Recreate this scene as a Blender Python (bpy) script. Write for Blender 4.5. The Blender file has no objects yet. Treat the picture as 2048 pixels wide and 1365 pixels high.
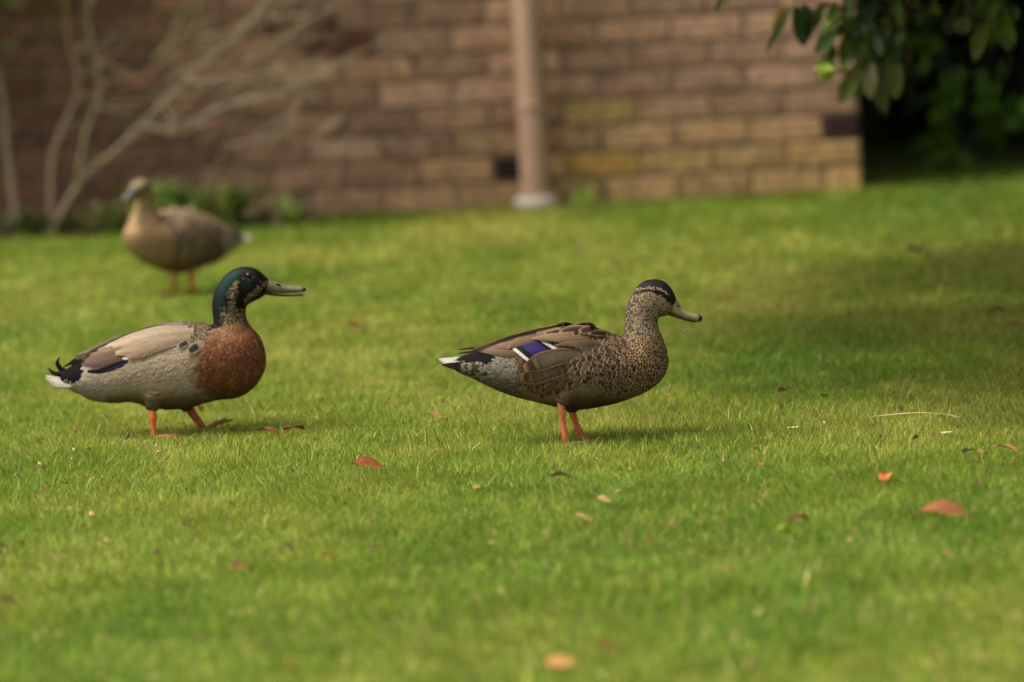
import bpy, math, random
import numpy as np
from mathutils import Vector, Matrix
from mathutils.bvhtree import BVHTree

# ------------------------------------------------------------------ camera
SC = bpy.context.scene
COL = SC.collection
FPX = 200.0 / 36.0 * 2048.0          # focal length in photograph pixels (200 mm lens)
CAM_H = 1.40
ROLL = 0.048
PITCH = math.atan(1197.0 / FPX)
CAM_M = Matrix.Rotation(math.pi / 2 - PITCH, 3, 'X') @ Matrix.Rotation(-ROLL, 3, 'Z')
cam_data = bpy.data.cameras.new('camera')
cam = bpy.data.objects.new('camera', cam_data)
COL.objects.link(cam)
cam.location = (0, 0, CAM_H)
cam.rotation_euler = CAM_M.to_euler()
cam_data.lens = 200
cam_data.sensor_width = 36
cam_data.clip_start = 0.1
cam_data.clip_end = 600
cam_data.dof.use_dof = True
cam_data.dof.focus_distance = 11.33
cam_data.dof.aperture_fstop = 2.4
SC.camera = cam

# ------------------------------------------------------------------ sky, sun, exposure
SUN = Vector((-0.50, -0.10, 0.86)).normalized()       # towards the sun: high, from the left
world = bpy.data.worlds.new('World')
SC.world = world
world.use_nodes = True
wn = world.node_tree.nodes
wl = world.node_tree.links
wn.clear()
w_out = wn.new('ShaderNodeOutputWorld')
w_bg = wn.new('ShaderNodeBackground')
w_sky = wn.new('ShaderNodeTexSky')
w_sky.sky_type = 'NISHITA'
w_sky.sun_disc = False
w_sky.sun_elevation = math.asin(SUN.z)
w_sky.sun_rotation = math.atan2(SUN.x, SUN.y)
w_sky.dust_density = 4.0
w_sky.ozone_density = 0.6
w_hs = wn.new('ShaderNodeHueSaturation')              # thin high cloud: a whiter sky
w_hs.inputs['Saturation'].default_value = 0.22
wl.new(w_sky.outputs[0], w_hs.inputs['Color'])
wl.new(w_hs.outputs[0], w_bg.inputs['Color'])
w_bg.inputs['Strength'].default_value = 0.138
wl.new(w_bg.outputs[0], w_out.inputs['Surface'])

sun_data = bpy.data.lights.new('sun', 'SUN')
sun_data.energy = 2.4
sun_data.angle = math.radians(15.0)
sun_data.color = (1.0, 0.93, 0.80)
sun = bpy.data.objects.new('sun', sun_data)
COL.objects.link(sun)
sun.location = (-6, -2, 12)
sun.rotation_euler = (-SUN).to_track_quat('-Z', 'Y').to_euler()

SC.view_settings.view_transform = 'Standard'
SC.view_settings.look = 'None'
SC.view_settings.exposure = 0.95
SC.view_settings.gamma = 1.0
SC.view_settings.use_curve_mapping = False
SC.cycles.use_denoising = True
SC.cycles.max_bounces = 8
SC.cycles.diffuse_bounces = 4
SC.cycles.transparent_max_bounces = 8

# ------------------------------------------------------------------ helpers
R = random.Random(7)
NR = np.random.default_rng(11)


def ray(u, v):
    return (CAM_M @ Vector(((u - 1024.0) / FPX, -(v - 682.5) / FPX, -1.0)))


def ground(u, v, z=0.0):
    d = ray(u, v)
    t = (z - CAM_H) / d.z
    return Vector((0, 0, CAM_H)) + d * t


def at_y(u, v, Y):
    d = ray(u, v)
    return Vector((0, 0, CAM_H)) + d * (Y / d.y)


def depth(p):
    return (CAM_M.transposed() @ (Vector(p) - Vector((0, 0, CAM_H)))).z * -1.0


def lin(c):
    out = []
    for x in c[:3]:
        x = x / 255.0
        out.append(x / 12.92 if x <= 0.04045 else ((x + 0.055) / 1.055) ** 2.4)
    return out


def lin_np(a):
    a = np.asarray(a, float) / 255.0
    return np.where(a <= 0.04045, a / 12.92, ((np.clip(a, 0, None) + 0.055) / 1.055) ** 2.4)


def sm(a, b, x):
    t = min(1.0, max(0.0, (x - a) / (b - a)))
    return t * t * (3 - 2 * t)


def mixc(a, b, t):
    return tuple(a[i] * (1 - t) + b[i] * t for i in range(3))


def vnoise(x, y, seed=0):
    """2D value noise, numpy"""
    xi = np.floor(x).astype(np.int64)
    yi = np.floor(y).astype(np.int64)
    fx = x - xi
    fy = y - yi
    fx = fx * fx * (3 - 2 * fx)
    fy = fy * fy * (3 - 2 * fy)

    def h(a, b):
        n = (a * 374761393 + b * 668265263 + seed * 982451653) & 0x7fffffff
        n = ((n ^ (n >> 13)) * 1274126177) & 0x7fffffff
        return ((n ^ (n >> 16)) & 0xffff) / 65535.0
    return (h(xi, yi) * (1 - fx) + h(xi + 1, yi) * fx) * (1 - fy) + (h(xi, yi + 1) * (1 - fx) + h(xi + 1, yi + 1) * fx) * fy


def fbm(x, y, seed=0, o=3):
    s = 0
    a = 1.0
    t = 0
    for k in range(o):
        s = s + a * vnoise(x * 2 ** k, y * 2 ** k, seed + k)
        t += a
        a *= 0.5
    return s / t


def tag(o, label=None, cat=None, group=None, kind=None):
    if label:
        o['label'] = label
    if cat:
        o['category'] = cat
    if group:
        o['group'] = group
    if kind:
        o['kind'] = kind
    return o


def empty(name, loc=(0, 0, 0), rz=0.0):
    o = bpy.data.objects.new(name, None)
    o.empty_display_size = 0.1
    COL.objects.link(o)
    o.location = loc
    o.rotation_euler = (0, 0, rz)
    return o


def mesh_np(name, V, F, mat, parent=None, C=None, smooth=True, A=None):
    """V (n,3); F list of index tuples or (m,k) array; C (n,3) linear colours"""
    me = bpy.data.meshes.new(name)
    V = np.asarray(V, dtype=np.float32)
    if isinstance(F, np.ndarray):
        k = F.shape[1]
        m = F.shape[0]
        me.vertices.add(len(V))
        me.vertices.foreach_set('co', V.ravel())
        me.loops.add(m * k)
        me.loops.foreach_set('vertex_index', F.astype(np.int32).ravel())
        me.polygons.add(m)
        me.polygons.foreach_set('loop_start', np.arange(0, m * k, k, dtype=np.int32))
        me.polygons.foreach_set('loop_total', np.full(m, k, dtype=np.int32))
        me.update(calc_edges=True)
    else:
        me.from_pydata([tuple(map(float, v)) for v in V], [], [tuple(int(i) for i in f) for f in F])
        me.update()
    if smooth:
        me.polygons.foreach_set('use_smooth', np.ones(len(me.polygons), dtype=bool))
    if C is not None:
        at = me.color_attributes.new('Col', 'FLOAT_COLOR', 'POINT')
        C4 = np.ones((len(V), 4), dtype=np.float32)
        C4[:, :3] = C
        if A is not None:
            C4[:, 3] = A
        at.data.foreach_set('color', C4.ravel())
    if mat:
        me.materials.append(mat)
    o = bpy.data.objects.new(name, me)
    COL.objects.link(o)
    if parent:
        o.parent = parent
    return o


class MB:
    """collects geometry"""
    def __init__(s):
        s.V = []
        s.F = []
        s.C = []

    def add(s, V, F, C=None):
        n = len(s.V)
        s.V.extend([tuple(v) for v in V])
        s.F.extend([tuple(i + n for i in f) for f in F])
        if C is None:
            C = (0.5, 0.5, 0.5)
        if len(C) and not hasattr(C[0], '__len__'):
            C = [C] * len(V)
        s.C.extend(C)

    def box(s, a, b, C=None):
        x0, y0, z0 = a
        x1, y1, z1 = b
        V = [(x0, y0, z0), (x1, y0, z0), (x1, y1, z0), (x0, y1, z0), (x0, y0, z1), (x1, y0, z1), (x1, y1, z1), (x0, y1, z1)]
        F = [(0, 3, 2, 1), (4, 5, 6, 7), (0, 1, 5, 4), (1, 2, 6, 5), (2, 3, 7, 6), (3, 0, 4, 7)]
        s.add(V, F, C)

    def tube(s, pts, rad, n=8, C=None, sub=3, cap=True):
        P = crom([tuple(p) + (r,) for p, r in zip(pts, rad)], sub)
        V = []
        prev = None
        for i, p in enumerate(P):
            a = Vector(P[max(0, i - 1)][:3])
            b = Vector(P[min(len(P) - 1, i + 1)][:3])
            t = (b - a)
            t = t.normalized() if t.length > 1e-9 else Vector((0, 0, 1))
            if prev is None:
                ref = Vector((0, 1, 0)) if abs(t.y) < 0.9 else Vector((1, 0, 0))
                e = (ref - t * ref.dot(t)).normalized()
            else:
                e = (prev - t * prev.dot(t)).normalized()
            prev = e
            f = t.cross(e)
            for k in range(n):
                an = 2 * math.pi * k / n
                V.append(Vector(p[:3]) + (e * math.cos(an) + f * math.sin(an)) * p[3])
        F = []
        m = len(P)
        for i in range(m - 1):
            for k in range(n):
                F.append((i * n + k, i * n + (k + 1) % n, (i + 1) * n + (k + 1) % n, (i + 1) * n + k))
        if cap:
            F.append(tuple(reversed(range(n))))
            F.append(tuple((m - 1) * n + k for k in range(n)))
        s.add(V, F, C)

    def build(s, name, mat, parent=None, smooth=True):
        return mesh_np(name, np.array(s.V), s.F, mat, parent, np.array(s.C), smooth)


def crom(P, sub):
    """Catmull-Rom through tuples"""
    P = [np.array(p, float) for p in P]
    if len(P) < 3:
        return [tuple(P[0] * (1 - t) + P[-1] * t) for t in np.linspace(0, 1, sub * (len(P) - 1) + 1)]
    out = []
    n = len(P)
    for i in range(n - 1):
        p0 = P[i - 1] if i else 2 * P[0] - P[1]
        p1, p2 = P[i], P[i + 1]
        p3 = P[i + 2] if i + 2 < n else 2 * P[-1] - P[-2]
        for k in range(sub):
            t = k / sub
            out.append(tuple(0.5 * (2 * p1 + (p2 - p0) * t + (2 * p0 - 5 * p1 + 4 * p2 - p3) * t * t + (3 * p1 - p0 - 3 * p2 + p3) * t ** 3)))
    out.append(tuple(P[-1]))
    return out


# ------------------------------------------------------------------ materials
def new_mat(name):
    m = bpy.data.materials.new(name)
    m.use_nodes = True
    nt = m.node_tree
    nt.nodes.clear()
    out = nt.nodes.new('ShaderNodeOutputMaterial')
    return m, nt, out


def attr_mat(name, rough=0.6, spec=0.3, noise_scale=200.0, var=0.15, transl=0.0, sheen=0.0, rough_alpha=False, bump=0.0):
    m, nt, out = new_mat(name)
    N = nt.nodes
    L = nt.links
    at = N.new('ShaderNodeAttribute')
    at.attribute_name = 'Col'
    tc = N.new('ShaderNodeTexCoord')
    nz = N.new('ShaderNodeTexNoise')
    nz.inputs['Scale'].default_value = noise_scale
    nz.inputs['Detail'].default_value = 3
    L.new(tc.outputs['Object'], nz.inputs['Vector'])
    mr = N.new('ShaderNodeMapRange')
    mr.inputs['From Min'].default_value = 0.3
    mr.inputs['From Max'].default_value = 0.7
    mr.inputs['To Min'].default_value = 1 - var
    mr.inputs['To Max'].default_value = 1 + var
    L.new(nz.outputs['Fac'], mr.inputs['Value'])
    vm = N.new('ShaderNodeVectorMath')
    vm.operation = 'SCALE'
    L.new(at.outputs['Color'], vm.inputs[0])
    L.new(mr.outputs[0], vm.inputs['Scale'])
    p = N.new('ShaderNodeBsdfPrincipled')
    p.inputs['Roughness'].default_value = rough
    p.inputs['Specular IOR Level'].default_value = spec
    p.inputs['Sheen Weight'].default_value = sheen
    L.new(vm.outputs[0], p.inputs['Base Color'])
    if rough_alpha:
        L.new(at.outputs['Alpha'], p.inputs['Roughness'])
    if bump:
        b = N.new('ShaderNodeBump')
        b.inputs['Strength'].default_value = bump
        b.inputs['Distance'].default_value = 0.002
        L.new(nz.outputs['Fac'], b.inputs['Height'])
        L.new(b.outputs[0], p.inputs['Normal'])
    if transl > 0:
        t = N.new('ShaderNodeBsdfTranslucent')
        L.new(vm.outputs[0], t.inputs['Color'])
        mx = N.new('ShaderNodeMixShader')
        mx.inputs[0].default_value = transl
        L.new(p.outputs[0], mx.inputs[1])
        L.new(t.outputs[0], mx.inputs[2])
        L.new(mx.outputs[0], out.inputs['Surface'])
    else:
        L.new(p.outputs[0], out.inputs['Surface'])
    return m


M_PLUME = attr_mat('plumage', 0.65, 0.10, 600.0, 0.22, 0.0, 0.0, True)
M_FEATHER = attr_mat('flight_feather', 0.6, 0.12, 350.0, 0.16, 0.10)
M_BILL = attr_mat('bill_horn', 0.40, 0.4, 110.0, 0.26, bump=0.12)
M_LEG = attr_mat('leg_skin', 0.5, 0.35, 260.0, 0.28, bump=0.5)
M_EYE = attr_mat('eye', 0.06, 0.6, 10.0, 0.0)
M_GRASS = attr_mat('grass_blade', 0.55, 0.14, 8.0, 0.10, 0.42)
M_LEAF = attr_mat('tree_leaf', 0.5, 0.25, 60.0, 0.15, 0.22)
M_DRY = attr_mat('dry_leaf', 0.7, 0.2, 180.0, 0.25, 0.12, bump=0.2)
M_BARK = attr_mat('bark', 0.85, 0.15, 45.0, 0.3, bump=0.4)
M_CRUMB = attr_mat('crumb', 0.9, 0.1, 400.0, 0.18, bump=0.3)
M_PAINT = attr_mat('pipe_paint', 0.5, 0.3, 14.0, 0.08)
M_CONC = attr_mat('concrete', 0.9, 0.15, 60.0, 0.15, bump=0.3)
M_TRIM = attr_mat('painted_trim', 0.6, 0.3, 5.0, 0.06)


def brick_material():
    m, nt, out = new_mat('brick_clay')
    N = nt.nodes
    L = nt.links
    oi = N.new('ShaderNodeObjectInfo')
    geo = N.new('ShaderNodeNewGeometry')
    n1 = N.new('ShaderNodeTexNoise')
    n1.inputs['Scale'].default_value = 22
    n1.inputs['Detail'].default_value = 6
    L.new(geo.outputs['Position'], n1.inputs['Vector'])
    r1 = N.new('ShaderNodeMapRange')
    r1.inputs['From Min'].default_value = 0.3
    r1.inputs['From Max'].default_value = 0.7
    r1.inputs['To Min'].default_value = 0.66
    r1.inputs['To Max'].default_value = 1.34
    L.new(n1.outputs['Fac'], r1.inputs['Value'])
    vm = N.new('ShaderNodeVectorMath')
    vm.operation = 'SCALE'
    L.new(oi.outputs['Color'], vm.inputs[0])
    L.new(r1.outputs[0], vm.inputs['Scale'])
    # pale worn bloom and dark fired flecks
    n2 = N.new('ShaderNodeTexNoise')
    n2.inputs['Scale'].default_value = 140
    n2.inputs['Detail'].default_value = 3
    L.new(geo.outputs['Position'], n2.inputs['Vector'])
    cr = N.new('ShaderNodeValToRGB')
    cr.color_ramp.elements[0].position = 0.33
    cr.color_ramp.elements[0].color = (0.55, 0.5, 0.48, 1)
    cr.color_ramp.elements[1].position = 0.62
    cr.color_ramp.elements[1].color = (1.1, 1.08, 1.05, 1)
    L.new(n2.outputs['Fac'], cr.inputs[0])
    mul = N.new('ShaderNodeVectorMath')
    mul.operation = 'MULTIPLY'
    L.new(vm.outputs[0], mul.inputs[0])
    L.new(cr.outputs[0], mul.inputs[1])
    p = N.new('ShaderNodeBsdfPrincipled')
    p.inputs['Roughness'].default_value = 0.88
    p.inputs['Specular IOR Level'].default_value = 0.2
    L.new(mul.outputs[0], p.inputs['Base Color'])
    b = N.new('ShaderNodeBump')
    b.inputs['Strength'].default_value = 0.5
    b.inputs['Distance'].default_value = 0.003
    L.new(n2.outputs['Fac'], b.inputs['Height'])
    L.new(b.outputs[0], p.inputs['Normal'])
    L.new(p.outputs[0], out.inputs['Surface'])
    return m


def soil_material(name, c1, c2, scale, rough=0.95):
    m, nt, out = new_mat(name)
    N = nt.nodes
    L = nt.links
    geo = N.new('ShaderNodeNewGeometry')
    n1 = N.new('ShaderNodeTexNoise')
    n1.inputs['Scale'].default_value = scale
    n1.inputs['Detail'].default_value = 8
    n1.inputs['Roughness'].default_value = 0.65
    L.new(geo.outputs['Position'], n1.inputs['Vector'])
    cr = N.new('ShaderNodeValToRGB')
    cr.color_ramp.elements[0].position = 0.35
    cr.color_ramp.elements[0].color = (*c1, 1)
    cr.color_ramp.elements[1].position = 0.65
    cr.color_ramp.elements[1].color = (*c2, 1)
    L.new(n1.outputs['Fac'], cr.inputs[0])
    p = N.new('ShaderNodeBsdfPrincipled')
    p.inputs['Roughness'].default_value = rough
    p.inputs['Specular IOR Level'].default_value = 0.1
    L.new(cr.outputs[0], p.inputs['Base Color'])
    b = N.new('ShaderNodeBump')
    b.inputs['Strength'].default_value = 0.6
    b.inputs['Distance'].default_value = 0.01
    L.new(n1.outputs['Fac'], b.inputs['Height'])
    L.new(b.outputs[0], p.inputs['Normal'])
    L.new(p.outputs[0], out.inputs['Surface'])
    return m


M_BRICK = brick_material()
M_TURF = soil_material('turf_ground', (0.045, 0.066, 0.012), (0.115, 0.140, 0.030), 30.0)
M_SOIL = soil_material('bed_soil', (0.028, 0.020, 0.012), (0.075, 0.055, 0.035), 40.0)
M_MORTAR = soil_material('mortar', (0.20, 0.150, 0.098), (0.30, 0.235, 0.16), 25.0)
M_ROOF = soil_material('roof_tile', (0.06, 0.035, 0.025), (0.11, 0.07, 0.05), 6.0)

# ------------------------------------------------------------------ ground
def ground_sheet():
    xs = np.concatenate([[-150, -60, -25, -10], np.linspace(-5, 6, 45), [10, 25, 60, 150]])
    ys = np.concatenate([[-60, -20, 0, 4], np.linspace(6, 20, 57), [25, 40, 80, 160]])
    X, Y = np.meshgrid(xs, ys)
    Z = (fbm(X * 1.1, Y * 1.1, 3) - 0.5) * 0.010
    V = np.stack([X.ravel(), Y.ravel(), Z.ravel()], 1)
    nx = len(xs)
    F = np.array([(j * nx + i, j * nx + i + 1, (j + 1) * nx + i + 1, (j + 1) * nx + i) for j in range(len(ys) - 1) for i in range(nx - 1)])
    o = mesh_np('lawn_ground', V, F, M_TURF)
    tag(o, 'ground under the short green lawn', 'ground', kind='structure')


ground_sheet()


def gz(x, y):
    return float((fbm(np.array([x * 1.1]), np.array([y * 1.1]), 3)[0] - 0.5) * 0.010)


WALL_Y = 17.14           # front face of the brick wall


def grass():
    """fine turf: straight slivers and bent blades, one mesh"""
    Y_END = WALL_Y - 0.02
    bands = [(7.7, 9.2, 24000), (9.2, 10.2, 38000), (10.2, 12.6, 55000), (12.6, 14.2, 34000), (14.2, 17.1, 19000), (17.1, 17.75, 14000)]
    xs, ys = [], []
    for y0, y1, dens in bands:
        hw = 0.09 * y1 * 1.10 + 0.22
        n = int((y1 - y0) * 2 * hw * dens)
        x = NR.uniform(-hw, hw, n)
        y = NR.uniform(y0, y1, n)
        if y0 >= 17.1:
            k = x > 1.06
            x, y = x[k], y[k]
        k = ~((x < -0.60 - 0.12 * np.sin(y * 7)) & (y > 16.86 + 0.05 * np.sin(x * 9)))     # planting bed
        xs.append(x[k])
        ys.append(y[k])
    # coarser turf carries on to both sides
    no = 60000
    xo = NR.uniform(0, 1.9, no) ** 1.0
    yo = NR.uniform(7.0, 17.0, no)
    xo = (0.099 * yo + 0.20 + xo) * np.where(NR.random(no) < 0.5, -1, 1)
    k = ~((xo < -0.60) & (yo > 16.8))
    n_in = sum(len(q) for q in xs)
    x = np.concatenate(xs + [xo[k]])
    y = np.concatenate(ys + [yo[k]])
    n = len(x)
    z0 = (fbm(x * 1.1, y * 1.1, 3) - 0.5) * 0.010
    patch = fbm(x * 1.5 + 3, y * 0.8, 21)          # dry / lush patches
    small = fbm(x * 5, y * 3.2, 27, 2)
    clump = fbm(x * 26, y * 26, 5, 2)
    clump2 = fbm(x * 5, y * 5, 9, 2)
    h = NR.uniform(0.011, 0.026, n) * (0.55 + 0.9 * clump) * (0.72 + 0.56 * clump2)
    long = NR.random(n) < 0.03
    h[long] *= 1.8
    far = np.clip(np.abs(y - 11.4) - 1.2, 0, 2.4)
    w = np.where(NR.random(n) < 0.2, 1.7, 1.0) * NR.uniform(0.00038, 0.00080, n) * (1 + 0.55 * far)
    w[n_in:] *= 2.8
    lean = NR.normal(0, 1, (n, 2)) * 0.45
    lean += np.stack([fbm(x * 9, y * 9, 31, 2) - 0.5, fbm(x * 9, y * 9, 41, 2) - 0.5], 1) * 1.2
    bend = NR.uniform(0.2, 1.0, n)
    ang = NR.uniform(-0.9, 0.9, n)
    side = np.stack([np.cos(ang), np.sin(ang), np.zeros(n)], 1) * w[:, None]
    B = np.stack([x, y, z0 - 0.002], 1)
    Mi = B + np.stack([lean[:, 0] * h * 0.35, lean[:, 1] * h * 0.35, h * 0.58], 1)
    T = B + np.stack([lean[:, 0] * h * (0.75 + 0.4 * bend), lean[:, 1] * h * (0.75 + 0.4 * bend), h * (1.05 - 0.25 * bend)], 1)
    g1 = lin_np((86, 121, 28))
    g2 = lin_np((129, 147, 42))
    g3 = lin_np((176, 171, 76))
    st = lin_np((206, 184, 116))
    t = np.clip(NR.normal(0.43, 0.24, n) + (patch - 0.5) * 1.0 + (small - 0.5) * 0.5, 0, 1)[:, None]
    C = np.where(t < 0.5, g1 + (g2 - g1) * (t / 0.5), g2 + (g3 - g2) * ((t - 0.5) / 0.5))
    dry = NR.random(n) < (0.06 + 0.35 * np.clip(patch - 0.48, 0, 1) + 0.25 * np.clip(small - 0.6, 0, 1))
    C[dry] = st * NR.uniform(0.5, 1.05, (dry.sum(), 1))
    C *= NR.uniform(0.45, 1.6, (n, 1))
    C += np.array([0.006, 0.006, 0.006])
    ns = int(n * 0.65)
    perm = NR.permutation(n)
    a, b = perm[:ns], perm[ns:]
    Va = np.empty((len(a), 3, 3), np.float32)
    Va[:, 0] = B[a] - side[a]
    Va[:, 1] = B[a] + side[a]
    Va[:, 2] = T[a]
    Vb = np.empty((len(b), 5, 3), np.float32)
    Vb[:, 0] = B[b] - side[b]
    Vb[:, 1] = B[b] + side[b]
    Vb[:, 2] = Mi[b] - side[b] * 0.85
    Vb[:, 3] = Mi[b] + side[b] * 0.85
    Vb[:, 4] = T[b]
    Ta = np.arange(len(a) * 3, dtype=np.int32).reshape(-1, 3)
    o5 = np.arange(len(b), dtype=np.int32)[:, None] * 5 + len(a) * 3
    Tb = np.concatenate([o5 + np.array([[0, 1, 3]]), o5 + np.array([[0, 3, 2]]), o5 + np.array([[2, 3, 4]])], 0)
    V = np.concatenate([Va.reshape(-1, 3), Vb.reshape(-1, 3)])
    Cv = np.concatenate([np.repeat(C[a], 3, 0), np.repeat(C[b], 5, 0)])
    o = mesh_np('grass', V, np.concatenate([Ta, Tb]), M_GRASS, None, Cv, smooth=False)
    tag(o, 'short green lawn grass with yellowish dry patches', 'grass', kind='stuff')


grass()


# ------------------------------------------------------------------ brick house
def srgb_obj(o, c):
    l = lin(c)
    o.color = (l[0], l[1], l[2], 1)


def house():
    XR = at_y(1722, 300, WALL_Y).x            # right corner of the wall
    XL = XR - 8.2
    root = empty('brick_house', (XR, WALL_Y, 0))
    tag(root, 'house wall of brown and ochre bricks in running bond behind the lawn', 'house')
    BW, BH, J = 0.2225, 0.0795, 0.0115
    D = 0.011
    m = MB()
    m.box((-8.2, D, -0.1), (-0.002, 5.0, 2.46))
    core = m.build('wall', M_MORTAR, root, smooth=False)

    def brick_mesh(w, seed):
        r = random.Random(seed)
        hw, hh, b = w / 2, (BH - J) / 2, 0.005
        V = []
        for (yy, ins) in ((D + 0.004, 0.0), (b, 0.0), (0.0, b)):
            for sx, sz in ((-1, -1), (1, -1), (1, 1), (-1, 1)):
                V.append((sx * (hw - ins) + r.uniform(-.0015, .0015), yy + r.uniform(-.001, .001), sz * (hh - ins) + r.uniform(-.0015, .0015)))
        F = [(8, 9, 10, 11)]
        for a, c in ((0, 4), (4, 8)):
            for k in range(4):
                F.append((a + k, a + (k + 1) % 4, c + (k + 1) % 4, c + k))
        me = bpy.data.meshes.new('brick')
        me.from_pydata(V, [], F)
        me.update()
        me.materials.append(M_BRICK)
        return me
    full = [brick_mesh(BW - J, k) for k in range(6)]
    half = [brick_mesh(BW / 2 - J, 20 + k) for k in range(3)]
    r = random.Random(5)

    def brick_colour(cx, cz):
        """the brick's own fired colour by its place in the wall (metres from the corner)"""
        base = mixc((139, 103, 76), (128, 96, 74), r.random())
        fx = cx + 0.0
        if r.random() < 0.25:
            base = mixc(base, (150, 118, 94), 0.7)
        if r.random() < 0.16:
            base = mixc(base, (98, 68, 52), 0.8)
        # ochre, lichen-stained courses low on the wall to the right of the downpipe
        low = sm(0.33, 0.10, cz) * sm(-1.45, -0.9, fx)
        base = mixc(base, (170, 136, 72), low * r.uniform(0.7, 1.0))
        low2 = sm(0.20, 0.02, cz) * sm(-1.0, -1.4, fx)
        base = mixc(base, (150, 116, 70), low2 * r.uniform(0.3, 0.8))
        # pinker bricks towards the corner
        base = mixc(base, (150, 116, 95), 0.6 * sm(-0.9, -0.2, fx) * sm(0.15, 0.35, cz))
        # redder bricks to the left, with the shrub's shade painted in as darkening
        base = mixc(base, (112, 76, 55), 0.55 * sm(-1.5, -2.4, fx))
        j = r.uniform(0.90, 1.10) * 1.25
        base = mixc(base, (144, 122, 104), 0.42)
        base = mixc(base, (76, 54, 41), 0.75 * sm(-1.6, -2.5, fx))  # shade under the shrub, put into the left bricks' colour
        return tuple(c * j for c in base)
    specials = []
    for (u, v, c) in ((1690, 262, (66, 44, 38)), (1006, 352, (48, 36, 30)), (668, 98, (104, 68, 52)),
                      (560, 30, (104, 66, 50)), (1190, 345, (196, 156, 84)), (1240, 240, (186, 154, 98))):
        p = at_y(u, v, WALL_Y)
        specials.append((p.x - XR, p.z, c))
    rows = 9
    up = MB()
    for row in range(30):
        z = row * BH + BH / 2
        x = 0.0
        k = 0
        while x > -8.1:
            ishalf = (k == 0 and row % 2 == 0)
            w = BW / 2 if ishalf else BW
            if not ishalf and r.random() < 0.05:
                pass
            cx = x - w / 2
            x -= w
            k += 1
            if row < rows and cx > -4.2:
                o = bpy.data.objects.new('brick', r.choice(half if ishalf else full))
                COL.objects.link(o)
                o.parent = core
                o.location = (cx, r.uniform(-.0015, .0015), z + r.uniform(-.001, .001))
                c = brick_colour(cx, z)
                for sx, sz, scol in specials:
                    if abs(sx - cx) < w / 2 and abs(sz - z) < BH / 2:
                        if scol == (48, 36, 30):          # a burnt header beside a plain one
                            o.data = half[0]
                            o.location.x = cx - w / 4
                            o2 = bpy.data.objects.new('brick', half[1])
                            COL.objects.link(o2)
                            o2.parent = core
                            o2.location = (cx + w / 4, 0, z)
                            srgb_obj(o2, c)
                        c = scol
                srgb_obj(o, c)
            else:
                hw, hh = (w - J) / 2, (BH - J) / 2
                up.box((cx - hw, 0.0, z - hh), (cx + hw, D + 0.004, z + hh))
    o = up.build('brickwork', M_BRICK, core, smooth=False)
    tag(o, kind='stuff')
    srgb_obj(o, (128, 96, 72))
    # eaves: soffit, fascia, gutter and the roof slope above the visible wall
    m = MB()
    m.box((-8.6, -0.12, 2.44), (0.12, 5.2, 2.48), lin((200, 190, 172)))
    m.box((-8.6, -0.145, 2.40), (0.12, -0.12, 2.60), lin((190, 180, 160)))
    m.build('eaves', M_TRIM, root, smooth=False)
    m = MB()
    V = [(-8.7, -0.19, 2.605), (0.16, -0.19, 2.605), (0.16, 2.4, 4.2), (-8.7, 2.4, 4.2), (0.16, 5.4, 2.605), (-8.7, 5.4, 2.605),
         (-8.7, -0.19, 2.56), (0.16, -0.19, 2.56), (0.16, 5.4, 2.56), (-8.7, 5.4, 2.56)]
    F = [(0, 1, 2, 3), (3, 2, 4, 5), (0, 6, 7, 1), (5, 4, 8, 9), (1, 7, 8, 4, 2), (0, 3, 5, 9, 6), (6, 9, 8, 7)]
    m.add(V, F)
    m.build('roof', M_ROOF, root, smooth=False)
    return XR


XR = house()


# ------------------------------------------------------------------ downpipe
def downpipe():
    b = ground(1072, 428)
    b.y = WALL_Y - 0.075
    p = at_y(1072, 420, b.y)
    root = empty('downpipe', (p.x, b.y, 0))
    tag(root, 'tall brown drainpipe on a white collar against the brick wall', 'drainpipe')
    c = lin((186, 150, 124))
    m = MB()
    m.tube([(0, 0, 0.03), (0, 0, 0.16), (0, 0, 0.315)], [0.0425, 0.0425, 0.0425], 24, c, 2, False)
    lower = m.build('lower_pipe', M_PAINT, root)
    m = MB()
    m.tube([(0, 0, 0.295), (0, 0, 0.30), (0, 0, 0.325), (0, 0, 0.33)], [0.0436, 0.0452, 0.0452, 0.0436], 24, c, 2, False)
    m.build('socket_ring', M_PAINT, lower)
    m = MB()
    m.tube([(0, 0, 0.31), (0, 0, 1.4), (0, 0, 2.42)], [0.0402, 0.0402, 0.0402], 24, c, 3, False)
    m.build('upper_pipe', M_PAINT, root)
    m = MB()
    m.tube([(0, 0, -0.01), (0, 0, 0.0), (0, 0, 0.034), (0, 0, 0.040)], [0.062, 0.066, 0.062, 0.050], 20, lin((192, 182, 166)), 2)
    m.build('base_collar', M_CONC, root)
    for z in (1.1, 2.1):
        m = MB()
        m.box((-0.048, -0.046, z), (0.048, 0.075, z + 0.03), c)
        m.build('bracket', M_PAINT, root, smooth=False)


downpipe()


# ------------------------------------------------------------------ planting bed and shrubs at the wall
def bed():
    xs = np.linspace(-4.5, -0.58, 60)
    ys = np.linspace(16.80, WALL_Y + 0.005, 10)
    X, Y = np.meshgrid(xs, ys)
    prof = np.clip((Y - 16.80) / 0.10, 0, 1) * np.clip((-0.58 - X) / 0.12, 0, 1)
    Z = 0.006 + prof * 0.035 + (fbm(X * 14, Y * 14, 8) - 0.5) * 0.02 * prof
    V = np.stack([X.ravel(), Y.ravel(), Z.ravel()], 1)
    nx = len(xs)
    F = np.array([(j * nx + i, j * nx + i + 1, (j + 1) * nx + i + 1, (j + 1) * nx + i) for j in range(len(ys) - 1) for i in range(nx - 1)])
    o = mesh_np('planting_bed', V, F, M_SOIL)
    tag(o, 'strip of dark soil at the foot of the brick wall', 'ground', kind='structure')


bed()


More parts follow.
